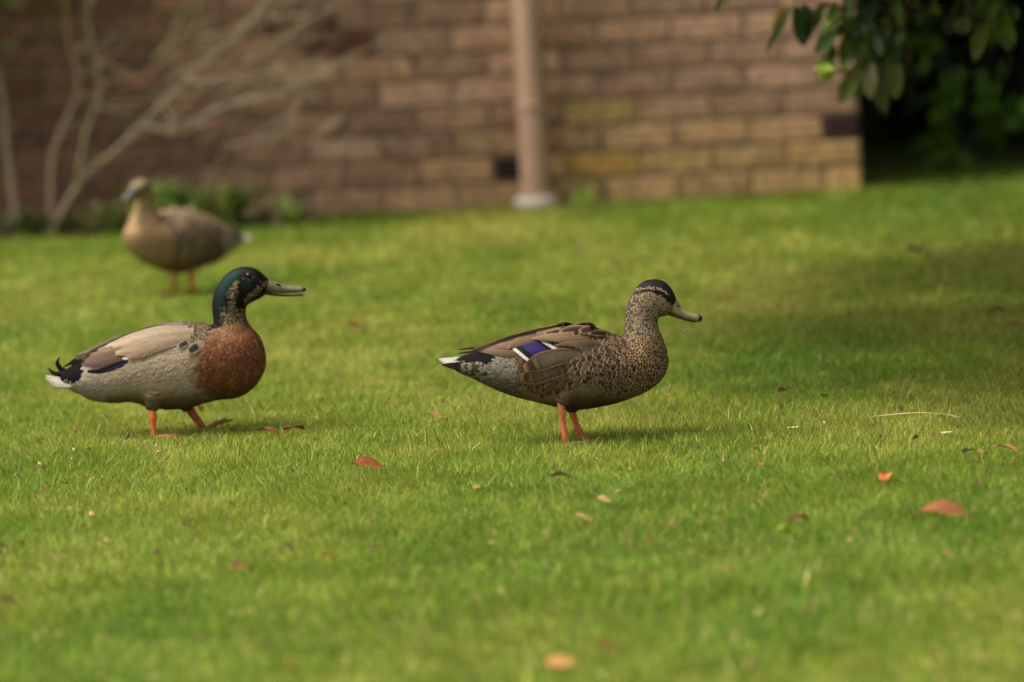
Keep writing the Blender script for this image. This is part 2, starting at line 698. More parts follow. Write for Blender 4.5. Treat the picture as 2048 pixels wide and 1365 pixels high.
def leaf_cloud(pts, size, cols, seed, droop=0.4, aspect=0.42):
    """many small folded leaves; pts (n,3), size (n,), cols (n,3)"""
    g = np.random.default_rng(seed)
    n = len(pts)
    d = g.normal(0, 1, (n, 3))
    d[:, 2] -= droop
    d /= np.linalg.norm(d, axis=1)[:, None]
    up = g.normal(0, 1, (n, 3)) * 0.6
    up[:, 2] += 1
    s = np.cross(d, up)
    s /= np.linalg.norm(s, axis=1)[:, None] + 1e-9
    nn = np.cross(s, d)
    L = size[:, None]
    V = np.empty((n, 6, 3), np.float32)
    V[:, 0] = pts
    V[:, 1] = pts + d * L * 0.45 - s * L * aspect * 0.5 + nn * L * 0.08
    V[:, 2] = pts + d * L * 0.5
    V[:, 3] = pts + d * L * 0.45 + s * L * aspect * 0.5 + nn * L * 0.08
    V[:, 4] = pts + d * L - nn * L * 0.06
    V[:, 5] = pts + d * L * 0.5 - nn * L * 0.01
    b = np.arange(n, dtype=np.int32)[:, None] * 6
    F = np.concatenate([b + np.array([[0, 2, 1]]), b + np.array([[0, 3, 2]]), b + np.array([[1, 2, 4]]), b + np.array([[2, 3, 4]])], 0)
    C = np.repeat(cols[:, None, :], 6, 1).reshape(-1, 3)
    return V.reshape(-1, 3), F, C


def z4(x, y):            # helper: coordinates read off an enlarged view of the upper left
    return (x / 2.904, y / 2.904)


def bare_shrub():
    Yb = 16.80
    base = at_y(*z4(285, 1270), Yb)
    root = empty('bare_shrub', (base.x, Yb, 0.03))
    tag(root, 'bare branching shrub with pale grey stems in front of the brick wall', 'shrub')
    loc = Vector((base.x, Yb, 0.03))
    stems = [
        ([(285, 1262), (480, 1040), (700, 850), (900, 640), (1010, 540), (1180, 370), (1300, 270), (1480, 90), (1590, -60)], 0.0165, 0.007, 0.0, -0.10),
        ([(285, 1255), (300, 950), (350, 780), (410, 640), (450, 560), (450, 430), (420, 320), (390, 160), (370, -80)], 0.0125, 0.006, 0.02, 0.06),
        ([(450, 1060), (500, 760), (560, 620), (580, 500), (560, 370), (530, 250), (505, 60), (520, -120)], 0.0105, 0.006, -0.03, -0.07),
        ([(830, 720), (980, 755), (1200, 660), (1400, 590), (1650, 540), (1830, 450), (2010, 330)], 0.0095, 0.0045, -0.06, -0.20),
        ([(960, 590), (990, 700), (965, 790)], 0.007, 0.004, -0.06, -0.10),
        ([(1080, 470), (1200, 470), (1420, 410), (1580, 280), (1700, 180), (1880, 70)], 0.0085, 0.004, -0.07, -0.18),
        ([(640, 600), (760, 590), (880, 570), (1000, 430), (1200, 250)], 0.007, 0.004, 0.02, 0.05),
        ([(1300, 560), (1420, 470), (1560, 400), (1660, 300), (1700, 230)], 0.007, 0.004, -0.1, -0.15),
        ([(1320, 850), (1500, 810), (1650, 800), (1800, 830), (1930, 890)], 0.006, 0.004, -0.15, -0.20),
        ([(1250, 330), (1400, 200), (1550, 120), (1700, 0)], 0.006, 0.003, -0.05, -0.12),
    ]
    rr = random.Random(3)
    c0 = lin((160, 140, 112))
    for pts, r0, r1, d0, d1 in stems:
        m = MB()
        n = len(pts)
        P = [at_y(*z4(*p), Yb + d0 + (d1 - d0) * i / (n - 1)) - loc for i, p in enumerate(pts)]
        if pts[0][1] > 1200:
            P[0].z = -0.01
        m.tube(P, [0.52 * (r0 + (r1 - r0) * i / (n - 1)) for i in range(n)], 9, [c * rr.uniform(0.85, 1.1) for c in c0], 4)
        st = m.build('stem', M_BARK, root)
        for k in range(7):
            tw = MB()
            a = P[rr.randrange(2, n)] if n > 3 else P[-1]
            d = Vector((rr.uniform(0.2, 1), rr.uniform(-.5, .1), rr.uniform(-0.2, 0.9))).normalized() * rr.uniform(0.06, 0.2)
            tw.tube([a, a + d * 0.5 + Vector((0, 0, rr.uniform(-.02, .02))), a + d], [0.003, 0.0022, 0.001], 5, [c * 0.9 for c in c0], 2)
            tw.build('twig', M_BARK, st)
    for k in range(48):
        u, v = rr.uniform(950, 1900), rr.uniform(60, 560)
        if rr.random() < 0.2:
            u, v = rr.uniform(1150, 2000), rr.uniform(600, 1150)
        a = at_y(*z4(u, v), Yb + rr.uniform(-.22, .12)) - loc
        L = rr.uniform(0.10, 0.26)
        an = rr.gauss(0.65, 0.45)
        d = Vector((math.cos(an), rr.uniform(-.2, .2), math.sin(an))) * L
        tw = MB()
        tw.tube([a - d * 0.5, a + Vector((rr.gauss(0, .01), 0, rr.gauss(0, .012))), a + d * 0.5], [0.0024, 0.0020, 0.0010], 5, [c * rr.uniform(0.7, 1.1) for c in c0], 3)
        tw.build('twig', M_BARK, root)


bare_shrub()


def lone_stem():
    Yb = 16.95
    P = [at_y(*z4(*p), Yb) for p in ((110, 1345), (70, 1100), (40, 850), (20, 600), (-5, 470), (-60, 200), (-80, -100))]
    root = empty('leafy_shrub', (P[0].x, Yb, 0.03))
    tag(root, 'dark leafy shrub on thin upright stems beside the bare shrub', 'shrub')
    loc = Vector((P[0].x, Yb, 0.03))
    m = MB()
    Q = [p - loc for p in P]
    Q[0].z = -0.01
    m.tube(Q, [0.012, 0.011, 0.010, 0.009, 0.009, 0.008, 0.006], 9, lin((150, 130, 104)), 4)
    m.build('stem', M_BARK, root)
    for k in range(3):
        m = MB()
        x = -0.15 - 0.28 * k
        m.tube([(x, 0.02, -0.01), (x - 0.05, 0, 0.4), (x + 0.04, 0.03, 0.9), (x - 0.1, 0, 1.5)], [0.012, 0.011, 0.009, 0.005], 8, lin((120, 104, 82)), 3)
        m.build('stem', M_BARK, root)
    # crown: mostly above the frame, hanging into the upper left corner
    g = np.random.default_rng(4)
    n = 9000
    pts = np.stack([g.uniform(-1.9, 1.3, n), g.uniform(-0.35, 0.12, n), g.uniform(0.66, 2.0, n)], 1)
    k = ((pts[:, 0] + 0.15) / 1.15) ** 2 + ((pts[:, 1] + 0.1) / 0.4) ** 2 + ((pts[:, 2] - 1.4) / 0.78) ** 2 < 1
    pts = pts[k]
    n2 = 700
    low = np.stack([g.uniform(-1.6, 0.22, n2), g.uniform(-0.4, 0.1, n2), g.uniform(0.25, 0.75, n2)], 1)
    low = low[low[:, 2] > 0.46 + 0.10 * np.sin(low[:, 0] * 17) + 0.7 * np.clip(low[:, 0] + 0.02, -0.3, 1)]
    pts = np.concatenate([pts, low])
    t = g.random((len(pts), 1))
    C = lin_np((58, 66, 22)) * (1 - t) + lin_np((98, 104, 34)) * t
    V, F, C = leaf_cloud(pts, g.uniform(0.035, 0.06, len(pts)), C, 5)
    o = mesh_np('foliage', V, F, M_LEAF, root, C)
    tag(o, kind='stuff')


lone_stem()


def weed(u, v, n, hgt, spread, cols, name, label, seed, wid=0.006):
    p = at_y(u, v, 16.95)
    root_p = Vector((p.x, 16.84, 0.03))
    rr = random.Random(seed)
    m = MB()
    for i in range(n):
        a = rr.uniform(0, 2 * math.pi)
        L = hgt * rr.uniform(0.5, 1.15)
        out = spread * rr.uniform(0.2, 1.0)
        bx, by = rr.gauss(0, spread * 0.35), rr.gauss(0, 0.03)
        d = Vector((math.cos(a), math.sin(a) * 0.45, 0))
        s = Vector((-d.y, d.x, 0)).normalized() * wid * rr.uniform(0.6, 1.4)
        c = lin(rr.choice(cols))
        c = [x * rr.uniform(0.8, 1.2) for x in c]
        V, F = [], []
        for k, t in enumerate((0, 0.3, 0.6, 0.85, 1.0)):
            q = Vector((bx, by, -0.01)) + d * out * t ** 1.6 + Vector((0, 0, L * (t - 0.35 * t ** 3)))
            ww = (0.6, 1.0, 0.9, 0.5, 0.05)[k]
            V += [q - s * ww, q + s * ww]
            if k:
                j = 2 * k
                F.append((j - 2, j - 1, j + 1, j))
        m.add(V, F, c)
    o = m.build(name, M_LEAF, None)
    o.location = root_p
    tag(o, label, 'weed')
    return o


GREENS = [(136, 164, 62), (158, 176, 84), (120, 146, 56)]
STRAW = [(170, 150, 110), (150, 130, 92), (120, 108, 70)]
weed(335, 440, 80, 0.19, 0.13, GREENS, 'weed_clump', 'green weed clump at the foot of the wall behind the buff duck\'s neck', 1, 0.008)
weed(440, 440, 110, 0.18, 0.18, GREENS + STRAW[:1], 'weed_clump', 'broad green weed clump above the buff duck\'s back', 2, 0.009)
weed(585, 445, 36, 0.11, 0.06, GREENS, 'weed_clump', 'small green weed at the end of the soil strip by the bricks', 3, 0.007)
weed(500, 445, 70, 0.075, 0.26, STRAW, 'dry_stalks', 'tangle of dry straw stalks in the bed above the buff duck\'s tail', 4, 0.003)
weed(210, 445, 34, 0.12, 0.10, GREENS + STRAW, 'weed_clump', 'sparse weed between the bare shrub and the buff duck', 5, 0.006)
weed(60, 455, 50, 0.11, 0.16, [(70, 84, 30), (90, 100, 40)] + STRAW[2:], 'weed_clump', 'dark low weed between the two shrubs\' stems', 6, 0.007)
weed(1165, 415, 22, 0.10, 0.05, GREENS, 'weed_clump', 'tuft of weed beside the drainpipe at the wall foot', 7, 0.006)


# ------------------------------------------------------------------ dark bush beyond the wall's corner
def dark_bush():
    root = empty('evergreen_bush', (2.6, 18.6, 0))
    tag(root, 'tall dense dark evergreen bush beyond the corner of the brick wall', 'bush')
    g = np.random.default_rng(8)
    n = 30000
    x = g.uniform(-1.45, 2.6, n)
    y = g.uniform(-2.3, 1.6, n)
    z = g.uniform(0.0, 3.2, n)
    front = np.where(z > 0.95, -2.1 + 0.3 * (fbm(x * 3, z * 3, 2) - .5), -0.55 + 1.3 * (fbm(x * 2.4 + 5, z * 2.4, 6) - 0.5))
    k = (y > front) & (z > 0.02)
    # nothing inside the house
    k &= (x + 2.6 > XR + 0.14)
    pts = np.stack([x, y, z], 1)[k]
    nb = 26000
    back = np.stack([g.uniform(-1.5, 3.4, nb), g.uniform(0.5, 2.2, nb), g.uniform(0, 1.8, nb)], 1)
    pts = np.concatenate([pts, back[back[:, 0] + 2.6 > XR + 0.14]])
    t = g.random((len(pts), 1)) ** 2
    C = lin_np((24, 38, 14)) * (1 - t) + lin_np((54, 80, 22)) * t
    V, F, C = leaf_cloud(pts, g.uniform(0.07, 0.13, len(pts)), C, 9)
    o = mesh_np('foliage', V, F, M_LEAF, root, C)
    tag(o, kind='stuff')
    for k in range(5):
        m = MB()
        xx = -0.9 + 0.7 * k
        m.tube([(xx, 0.2, -0.02), (xx + 0.08, 0.1, 0.7), (xx - 0.1, 0, 1.5), (xx + 0.1, 0, 2.4)], [0.05, 0.04, 0.03, 0.015], 9, lin((70, 58, 44)), 3)
        m.build('trunk', M_BARK, root)
    # leaf sprays on the shaded front, painted a brighter green to look lit
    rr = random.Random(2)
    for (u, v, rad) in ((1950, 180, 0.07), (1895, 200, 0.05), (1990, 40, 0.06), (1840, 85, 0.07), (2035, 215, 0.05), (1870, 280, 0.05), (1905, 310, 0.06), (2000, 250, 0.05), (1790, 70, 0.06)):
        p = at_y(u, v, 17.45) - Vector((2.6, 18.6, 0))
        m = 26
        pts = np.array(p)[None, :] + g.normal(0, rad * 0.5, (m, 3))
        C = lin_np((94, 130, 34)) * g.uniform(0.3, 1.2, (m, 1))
        V, F, C = leaf_cloud(pts, g.uniform(0.05, 0.08, m), C, 10 + int(u))
        o = mesh_np('leaf_spray', V, F, M_LEAF, root, C)
        tag(o, kind='stuff')


dark_bush()


# ------------------------------------------------------------------ overhanging tree on the right
def leaf_mesh(L, W, curl, c, seed, mat, fold=0.25, wave=0.0, rib=None):
    """one leaf: along +X from its stalk, 7x5 grid"""
    rr = random.Random(seed)
    nu, nv = 8, 5
    V, C = [], []
    ph = rr.uniform(0, 6)
    for i in range(nu):
        u = i / (nu - 1)
        w = W * 0.5 * (math.sin(math.pi * min(1, u * 0.97 + 0.03)) ** 0.75) * (1.0 if u < 0.97 else 0.5)
        ca = curl * (u - 0.3)
        x = L * (math.sin(curl * u) / curl if abs(curl) > 1e-3 else u)
        z = -L * ((1 - math.cos(curl * u)) / curl if abs(curl) > 1e-3 else 0)
        for j in range(nv):
            v = -1 + 2 * j / (nv - 1)
            zz = z + abs(v) * w * fold + wave * W * math.sin(5 * u + ph + 2 * v) * abs(v)
            V.append((x, v * w, zz))
            k = rr.uniform(0.85, 1.12)
            col = [q * k for q in c]
            if j == 2 and rib:
                col = rib
            C.append(col)
    F = [(i * nv + j, i * nv + j + 1, (i + 1) * nv + j + 1, (i + 1) * nv + j) for i in range(nu - 1) for j in range(nv - 1)]
    return V, F, C


def z6(x, y):
    return (1348 + x / 2.904, y / 2.904)


def z7(x, y):
    return (1400 + x / 3.16, y / 3.16)


def tree():
    T = Vector((3.3, 14.3, 0))
    root = empty('broadleaf_tree', T)
    tag(root, 'broadleaf tree whose drooping leafy branch hangs in front of the wall corner', 'tree')
    m = MB()
    m.tube([(0, 0, -0.05), (0.02, 0, 0.3), (-0.05, -0.05, 1.1), (0.05, 0, 2.0), (0, 0, 3.4), (0.1, 0, 4.6)], [0.20, 0.16, 0.14, 0.11, 0.07, 0.02], 14, lin((96, 84, 68)), 4)
    m.build('trunk', M_BARK, root)
    rr = random.Random(9)
    for (dx, dy, z0, z1) in ((-2.3, -0.9, 1.3, 1.25), (-1.9, -1.9, 1.6, 2.0), (1.5, -0.9, 1.5, 2.2), (-1.6, 0.9, 1.7, 2.6), (0.8, 1.5, 1.8, 2.8), (-0.6, -1.7, 2.2, 3.3)):
        m = MB()
        m.tube([(0, 0, z0), (dx * 0.4, dy * 0.4, z0 + (z1 - z0) * 0.5 + 0.3), (dx * 0.75, dy * 0.75, z1 + 0.15), (dx, dy, z1)], [0.07, 0.05, 0.032, 0.012], 9, lin((96, 84, 68)), 4)
        m.build('limb', M_BARK, root)
    g = np.random.default_rng(12)
    n = 52000
    d = g.normal(0, 1, (n, 3))
    d /= np.linalg.norm(d, axis=1)[:, None]
    rad = g.random(n) ** 0.55
    pts = d * rad[:, None] * np.array([2.15, 2.7, 1.0]) + np.array([-1.75, -1.45, 1.95])
    up = d[:9000] * rad[:9000, None] * np.array([1.9, 1.9, 1.5]) + np.array([0.1, 0.2, 3.2])
    pts = np.concatenate([pts, up])
    cl = fbm(pts[:, 0] * 1.8 + 9, pts[:, 1] * 1.8 + pts[:, 2], 14, 2)
    k = (pts[:, 2] > 1.06) & (cl > 0.36)
    pts = pts[k]
    t = g.random((len(pts), 1))
    C = lin_np((44, 62, 24)) * (1 - t) + lin_np((84, 100, 36)) * t
    V, F, C = leaf_cloud(pts, g.uniform(0.12, 0.19, len(pts)), C, 13, 0.9, 0.55)
    o = mesh_np('crown', V, F, M_LEAF, root, C)
    tag(o, kind='stuff')
    # the hanging branch inside the frame
    YB = 13.8
    bark = lin((104, 84, 60))

    def bpath(pts, r0, r1, parent=None, conv=z7):
        m = MB()
        n = len(pts)
        P = [at_y(*conv(*p), YB + 0.03 * math.sin(i * 2 + r0 * 900)) - T for i, p in enumerate(pts)]
        m.tube(P, [r0 + (r1 - r0) * i / (n - 1) for i in range(n)], 7, bark, 3)
        return m.build('twig', M_BARK, parent or root)
    m = MB()
    hub = at_y(*z7(1010, -520), YB) - T
    m.tube([(-2.2, -0.86, 1.27), hub, at_y(*z7(960, -120), YB) - T, at_y(*z7(905, 60), YB) - T, at_y(*z7(960, 200), YB) - T, at_y(*z7(1000, 330), YB) - T],
           [0.014, 0.012, 0.009, 0.007, 0.005, 0.004], 9, bark, 4)
    branch = m.build('branch', M_BARK, root)
    bpath([(905, 60), (780, 20), (640, 0), (590, 10)], 0.004, 0.002, branch)
    bpath([(960, -120), (1090, -20), (1170, 70), (1290, 110), (1380, 90), (1480, 10)], 0.004, 0.003, branch)
    bpath([(1310, -100), (1310, 60), (1290, 170), (1260, 270)], 0.0045, 0.002, branch)
    bpath([(1480, 10), (1560, -60), (1660, -40), (1690, 20), (1740, 90), (1800, 150)], 0.005, 0.0025, branch)
    bpath([(1800, 150), (1850, 90), (1880, 20)], 0.003, 0.002, branch)
    bpath([(1000, 330), (1090, 350), (1200, 330), (1290, 300)], 0.003, 0.002, branch)
    bpath([(1000, 330), (990, 400), (930, 450), (850, 450)], 0.003, 0.002, branch)
    DG, OG, OL, LIME, YEL = (60, 84, 50), (88, 104, 42), (116, 120, 54), (160, 184, 64), (158, 132, 52)
    leaves = [  # stalk, tip, width, colour (enlarged-view units)
        ((600, 40), (690, 305), 135, DG), ((650, 25), (755, 275), 120, DG), ((880, 185), (710, 335), 105, (80, 104, 40)),
        ((930, 215), (915, 430), 105, OG), ((985, 210), (1010, 400), 80, OG), ((545, 40), (450, 210), 60, YEL), ((570, 40), (455, 295), 45, (84, 108, 72)),
        ((1010, 400), (880, 660), 110, OL), ((1040, 390), (985, 640), 100, OG), ((1080, 390), (1060, 610), 110, (88, 88, 44)),
        ((1110, 380), (1150, 720), 125, (92, 90, 48)), ((1210, 340), (1240, 620), 125, OL), ((1150, 370), (1190, 590), 100, OG),
        ((1110, 200), (1130, 350), 75, DG), ((1180, 100), (1150, 230), 90, (86, 84, 38)), ((1000, 160), (1060, 290), 90, OG),
        ((960, 180), (870, 60), 70, (100, 124, 56)), ((880, 60), (790, 150), 80, (120, 146, 60)), ((1050, 60), (980, 170), 80, OG),
        ((905, 60), (960, 180), 70, OL), ((1000, 20), (1080, 150), 85, DG), ((1130, 0), (1060, 110), 85, DG), ((950, -30), (930, 80), 70, (92, 112, 62)),
        ((800, 10), (720, 100), 60, (92, 92, 50)), ((1230, -20), (1250, 110), 80, OG), ((1340, 0), (1390, 60), 60, (100, 96, 40)),
        ((1290, 180), (1230, 280), 70, OG), ((1260, 270), (1330, 370), 80, (88, 80, 44)), ((1250, 260), (1170, 330), 60, OG),
        ((1800, 150), (1730, 355), 100, OL), ((1850, 120), (1990, 335), 95, (104, 104, 52)), ((1880, 70), (1980, 240), 90, (110, 140, 44)),
        ((1840, 110), (1880, 10), 60, OG), ((1690, 20), (1650, -60), 60, OG), ((1870, 30), (1800, 60), 50, OG),
        ((150, -40), (120, 45), 40, OG), ((200, -60), (165, 40), 35, OL),
        ((1420, 60), (1380, 160), 60, (80, 92, 36)), ((1480, 10), (1500, 110), 60, OG),
        ((860, 10), (830, 110), 60, OG), ((1030, 120), (1100, 230), 80, (78, 80, 34)),
        # lime young rosette
        ((850, 440), (705, 415), 62, LIME), ((850, 430), (745, 365), 55, (176, 190, 110)), ((850, 450), (755, 545), 60, LIME),
        ((860, 420), (800, 350), 50, (168, 186, 104)), ((850, 445), (760, 470), 60, (172, 190, 70)), ((870, 440), (940, 450), 40, (140, 168, 90)),
        ((900, 90), (830, 160), 50, (166, 184, 90)), ((940, 110), (920, 60), 50, (150, 170, 120)),
    ]
    for k in range(24):
        ax_, ay_ = rr.uniform(740, 1330), rr.uniform(-60, 330)
        if k > 19:
            ax_, ay_ = rr.uniform(1620, 1950), rr.uniform(-60, 100)
        an = rr.gauss(1.5, 0.5)
        L_ = rr.uniform(110, 210)
        cc = rr.choice([DG, OG, OL, (62, 78, 34), (82, 84, 40)])
        leaves.append(((ax_, ay_), (ax_ + math.cos(an) * L_, ay_ + math.sin(an) * L_), rr.uniform(45, 72), cc))
    for i, (a, b, w, c) in enumerate(leaves):
        pa = at_y(*z7(*a), YB + rr.uniform(-.06, .06))
        pb = at_y(*z7(*b), YB + rr.uniform(-.10, .06))
        L = (pb - pa).length
        W = w / 3.16 / 825.0
        V, F, C = leaf_mesh(L * 1.04, W, rr.uniform(0.15, 0.6), lin(c), i, None, rr.uniform(0.12, 0.4), 0.03)
        o = mesh_np('leaf', np.array(V), F, M_LEAF, branch, np.array(C))
        ex = (pb - pa).normalized()
        view = Vector((rr.uniform(-.45, .45), -1, rr.uniform(0.0, 0.7))).normalized()
        ez = (view - ex * view.dot(ex)).normalized()
        ey = ez.cross(ex)
        o.matrix_local = Matrix.Translation(pa - T) @ Matrix((ex, ey, ez)).transposed().to_4x4()


tree()

# ------------------------------------------------------------------ ducks
ZS = 3.4133          # the ducks were measured on views enlarged this much
PL = 0.72           # plumage reflectance against the colour seen in the photograph
TILT = 0.105         # lens looks down: near-side features sit lower in the view


def loft(rows, sub=5, n=28, expo=1.0):
    """rows: (ax, ay, bx, by, w[, y0]) - outline pair in the side view plus half width"""
    rows = [tuple(r) + ((0.0,) if len(r) == 5 else ()) for r in rows]
    P = crom(rows, sub)
    V, F = [], []
    for (ax, ay, bx, by, w, y0) in P:
        cx, cy, ex, ey = (ax + bx) / 2, (ay + by) / 2, (ax - bx) / 2, (ay - by) / 2
        for k in range(n):
            t = 2 * math.pi * k / n
            c, s = math.cos(t), math.sin(t)
            if expo != 1.0:
                s = math.copysign(abs(s) ** expo, s)
                c = math.copysign(abs(c) ** expo, c)
            V.append((cx + ex * c, y0 + max(w, 1.0) * s, -(cy + ey * c)))
    m = len(P)
    for i in range(m - 1):
        for k in range(n):
            F.append((i * n + k, (i + 1) * n + k, (i + 1) * n + (k + 1) % n, i * n + (k + 1) % n))
    F.append(tuple(range(n)))
    F.append(tuple((m - 1) * n + k for k in reversed(range(n))))
    return V, F


def fuse(parts, voxel=9.0, it=5):
    V, F = [], []
    for v, f in parts:
        n = len(V)
        V += v
        F += [tuple(i + n for i in q) for q in f]
    me = bpy.data.meshes.new('tmp')
    me.from_pydata(V, [], F)
    o = bpy.data.objects.new('tmp', me)
    COL.objects.link(o)
    rm = o.modifiers.new('r', 'REMESH')
    rm.mode = 'VOXEL'
    rm.voxel_size = voxel
    s = o.modifiers.new('s', 'SMOOTH')
    s.factor = 0.5
    s.iterations = it
    dg = bpy.context.evaluated_depsgraph_get()
    me2 = bpy.data.meshes.new_from_object(o.evaluated_get(dg))
    nv = len(me2.vertices)
    A = np.empty(nv * 3)
    me2.vertices.foreach_get('co', A)
    A = A.reshape(-1, 3)
    Fq = [tuple(p.vertices) for p in me2.polygons]
    bpy.data.objects.remove(o)
    bpy.data.meshes.remove(me)
    bpy.data.meshes.remove(me2)
    return A, Fq


class Duck:
    def __init__(s, name, label, anchor_px, origin, seed, k=None, loc=None, yaw=0.0, group=None):
        s.ox, s.oy = origin
        s.P = loc if loc is not None else ground(*anchor_px)
        s.Xa = (anchor_px[0] - s.ox) * ZS
        s.Ya = (anchor_px[1] - s.oy) * ZS
        s.k = k if k else 1.0 / (ZS * FPX / depth(s.P))
        s.rr = random.Random(seed)
        s.seed = seed
        s.pl = PL
        s.N = 44000
        s.roll = ROLL
        s.root = empty(name, s.P, yaw)
        tag(s.root, label, 'duck', group)

    def local(s, V):
        """model units (enlarged-view pixels; X along, y across, Z up) -> metres at the feet"""
        V = np.asarray(V, float)
        du = (V[:, 0] - s.Xa) * s.k
        dz = (V[:, 2] + s.Ya) * s.k
        c, n = math.cos(s.roll), math.sin(s.roll)
        return np.stack([du * c + dz * n, V[:, 1] * s.k, -du * n + dz * c], 1)

    def part(s, name, V, F, C, mat, parent=None, A=None, smooth=True):
        return mesh_np(name, s.local(V), F, mat, parent or s.root, np.asarray(C), smooth, A)

    def body(s, parts, paint, axis):
        V, F = fuse(parts)
        s.V = V
        s.bvh = BVHTree.FromPolygons([Vector(v) for v in V], F)
        cols, al = [], []
        rr = s.rr
        for v in V:
            q = paint(v[0], -v[2] + TILT * abs(v[1]), v[1], rr)
            t = 0.5 if q.get('style', 0) == 0 else 0.35
            cols.append(mixc(q['c0'], q['c1'], t))
            al.append(q.get('a', 0.65))
        s.body_o = s.part('body', V, F, lin_np(cols) * s.pl, M_PLUME, A=np.array(al))
        s.plumage(V, F, paint, axis)

    def plumage(s, V, F, paint, axis):
        rr = s.rr
        g = np.random.default_rng(s.seed)
        T = []
        for f in F:
            T.append((f[0], f[1], f[2]))
            if len(f) == 4:
                T.append((f[0], f[2], f[3]))
        T = np.array(T)
        a, b, c = V[T[:, 0]], V[T[:, 1]], V[T[:, 2]]
        ar = np.linalg.norm(np.cross(b - a, c - a), axis=1)
        N = s.N
        wt = ar * np.where((a[:, 0] > 1230) & (a[:, 2] > -500), 4.0, 1.0)
        idx = g.choice(len(T), N, p=wt / wt.sum())
        r1 = np.sqrt(g.random(N))[:, None]
        r2 = g.random(N)[:, None]
        P = a[idx] * (1 - r1) + b[idx] * r1 * (1 - r2) + c[idx] * r1 * r2
        nrm = np.cross(b - a, c - a)[idx]
        nrm /= np.linalg.norm(nrm, axis=1)[:, None] + 1e-9
        # plumage lies back along the body axis
        ax = np.array([(p[0], 0, -p[1]) for p in axis], float)
        seg0, seg1 = ax[:-1], ax[1:]
        tg = seg1 - seg0
        ln = np.linalg.norm(tg, axis=1)
        tg /= ln[:, None]
        flow = np.zeros_like(P)
        for i in range(len(seg0)):
            t = np.clip(((P - seg0[i]) @ tg[i]), 0, ln[i])
            q = seg0[i] + t[:, None] * tg[i]
            d2 = ((P - q) ** 2).sum(1)
            flow += tg[i] / (d2[:, None] + 900) ** 2
        flow[:, 2] -= 0.12 * np.linalg.norm(flow, axis=1)
        flow -= nrm * (flow * nrm).sum(1)[:, None]
        flow /= np.linalg.norm(flow, axis=1)[:, None] + 1e-12
        cell = 16.0
        grid = {}
        VV, CC, AA = [], [], []
        FF = []

        def grid_of(nu, nv, u0):
            us = np.linspace(u0, 1, nu)
            pr = np.where(us < 0.5, 0.55 + 0.45 * us / 0.5, np.sqrt(np.clip(1 - ((us - 0.5) / 0.5) ** 2, 0.02, 1)))
            fq = np.array([(i * nv + j, i * nv + j + 1, (i + 1) * nv + j + 1, (i + 1) * nv + j) for i in range(nu - 1) for j in range(nv - 1)])
            return nu, nv, us, np.linspace(-1, 1, nv), pr, fq
        G_SMALL, G_SOFT, G_FULL = grid_of(4, 3, 0.0), grid_of(5, 5, 0.0), grid_of(7, 7, 0.05)
        find = s.bvh.find_nearest
        for i in range(N):
            p = P[i]
            q = paint(p[0], -p[2] + TILT * abs(p[1]), p[1], rr)
            L, W = q['L'], q['W']
            if L <= 0:
                continue
            rad = (0.54 if q.get('style', 0) == 0 and L > 20 else 0.66) * math.sqrt(L * W)
            gx, gy, gz_ = int(p[0] // cell), int(p[1] // cell), int(p[2] // cell)
            m = int(rad // cell) + 1
            ok = True
            for x in range(gx - m, gx + m + 1):
                for y in range(gy - m, gy + m + 1):
                    for z in range(gz_ - m, gz_ + m + 1):
                        for o in grid.get((x, y, z), ()):
                            d = (o[0] - p[0]) ** 2 + (o[1] - p[1]) ** 2 + (o[2] - p[2]) ** 2
                            if d < rad * rad:
                                ok = False
                                break
                        if not ok:
                            break
                    if not ok:
                        break
                if not ok:
                    break
            if not ok:
                continue
            grid.setdefault((gx, gy, gz_), []).append(p)
            f = flow[i] + np.array([rr.gauss(0, .08), rr.gauss(0, .08), rr.gauss(0, .08)])
            side = np.cross(nrm[i], f)
            side /= np.linalg.norm(side) + 1e-9
            L *= rr.uniform(0.85, 1.15)
            W *= rr.uniform(0.85, 1.15)
            lift = q.get('lift', 0.10) * L * rr.uniform(0.7, 1.3)
            c0, c1 = lin_np(q['c0']) * s.pl, lin_np(q['c1']) * s.pl
            st = q.get('style', 0)
            r0 = q.get('r0', 0.6)
            al = q.get('a', 0.65)
            nu, nv, us, vs, prof, fq = G_SMALL if L < 26 else (G_SOFT if st in (0, 4) else G_FULL)
            FF.append(fq + len(VV))
            for iu in range(nu):
                u = us[iu]
                for iv in range(nv):
                    v = vs[iv]
                    w = p + f * L * (u - 0.25) + side * W * prof[iu] * v
                    h = find(Vector(w))
                    off = 0.8 + lift * u * (1 - 0.35 * v * v)
                    VV.append(h[0] + h[1] * off)
                    rr_ = max(abs(v), (u - 0.30) / 0.70)
                    if st == 1:      # dark feather, pale rim
                        t = sm(r0 - 0.07, r0 + 0.09, math.hypot(0.72 * v, max(0.0, u - 0.22) / 0.78))
                    elif st == 2:    # pale feather, dark spot near the tip
                        t = 1 - sm(0.75, 0.40, abs(v)) * sm(0.34, 0.5, u) * sm(0.97, 0.84, u)
                    elif st == 3:    # dark, with an inner pale line and a pale rim
                        t = max(sm(0.78, 0.9, rr_), 0.8 * sm(0.12, 0.04, abs(rr_ - 0.5)))
                    elif st == 4:    # streak along the shaft
                        t = sm(0.15, 0.6, abs(v))
                    else:
                        t = 0.25 + 0.5 * u
                    CC.append(c0 * (1 - t) + c1 * t)
                    AA.append(al)
        FF = np.concatenate(FF)
        o = s.part('plumage', np.array([tuple(v) for v in VV]), FF, np.array(CC), M_PLUME, s.body_o, np.array(AA))
        tag(o, kind='stuff')

    def surf_y(s, X, Y):
        h = s.bvh.ray_cast(Vector((X, -3000, -Y)), Vector((0, 1, 0)))
        return h[0].y if h[0] is not None else None

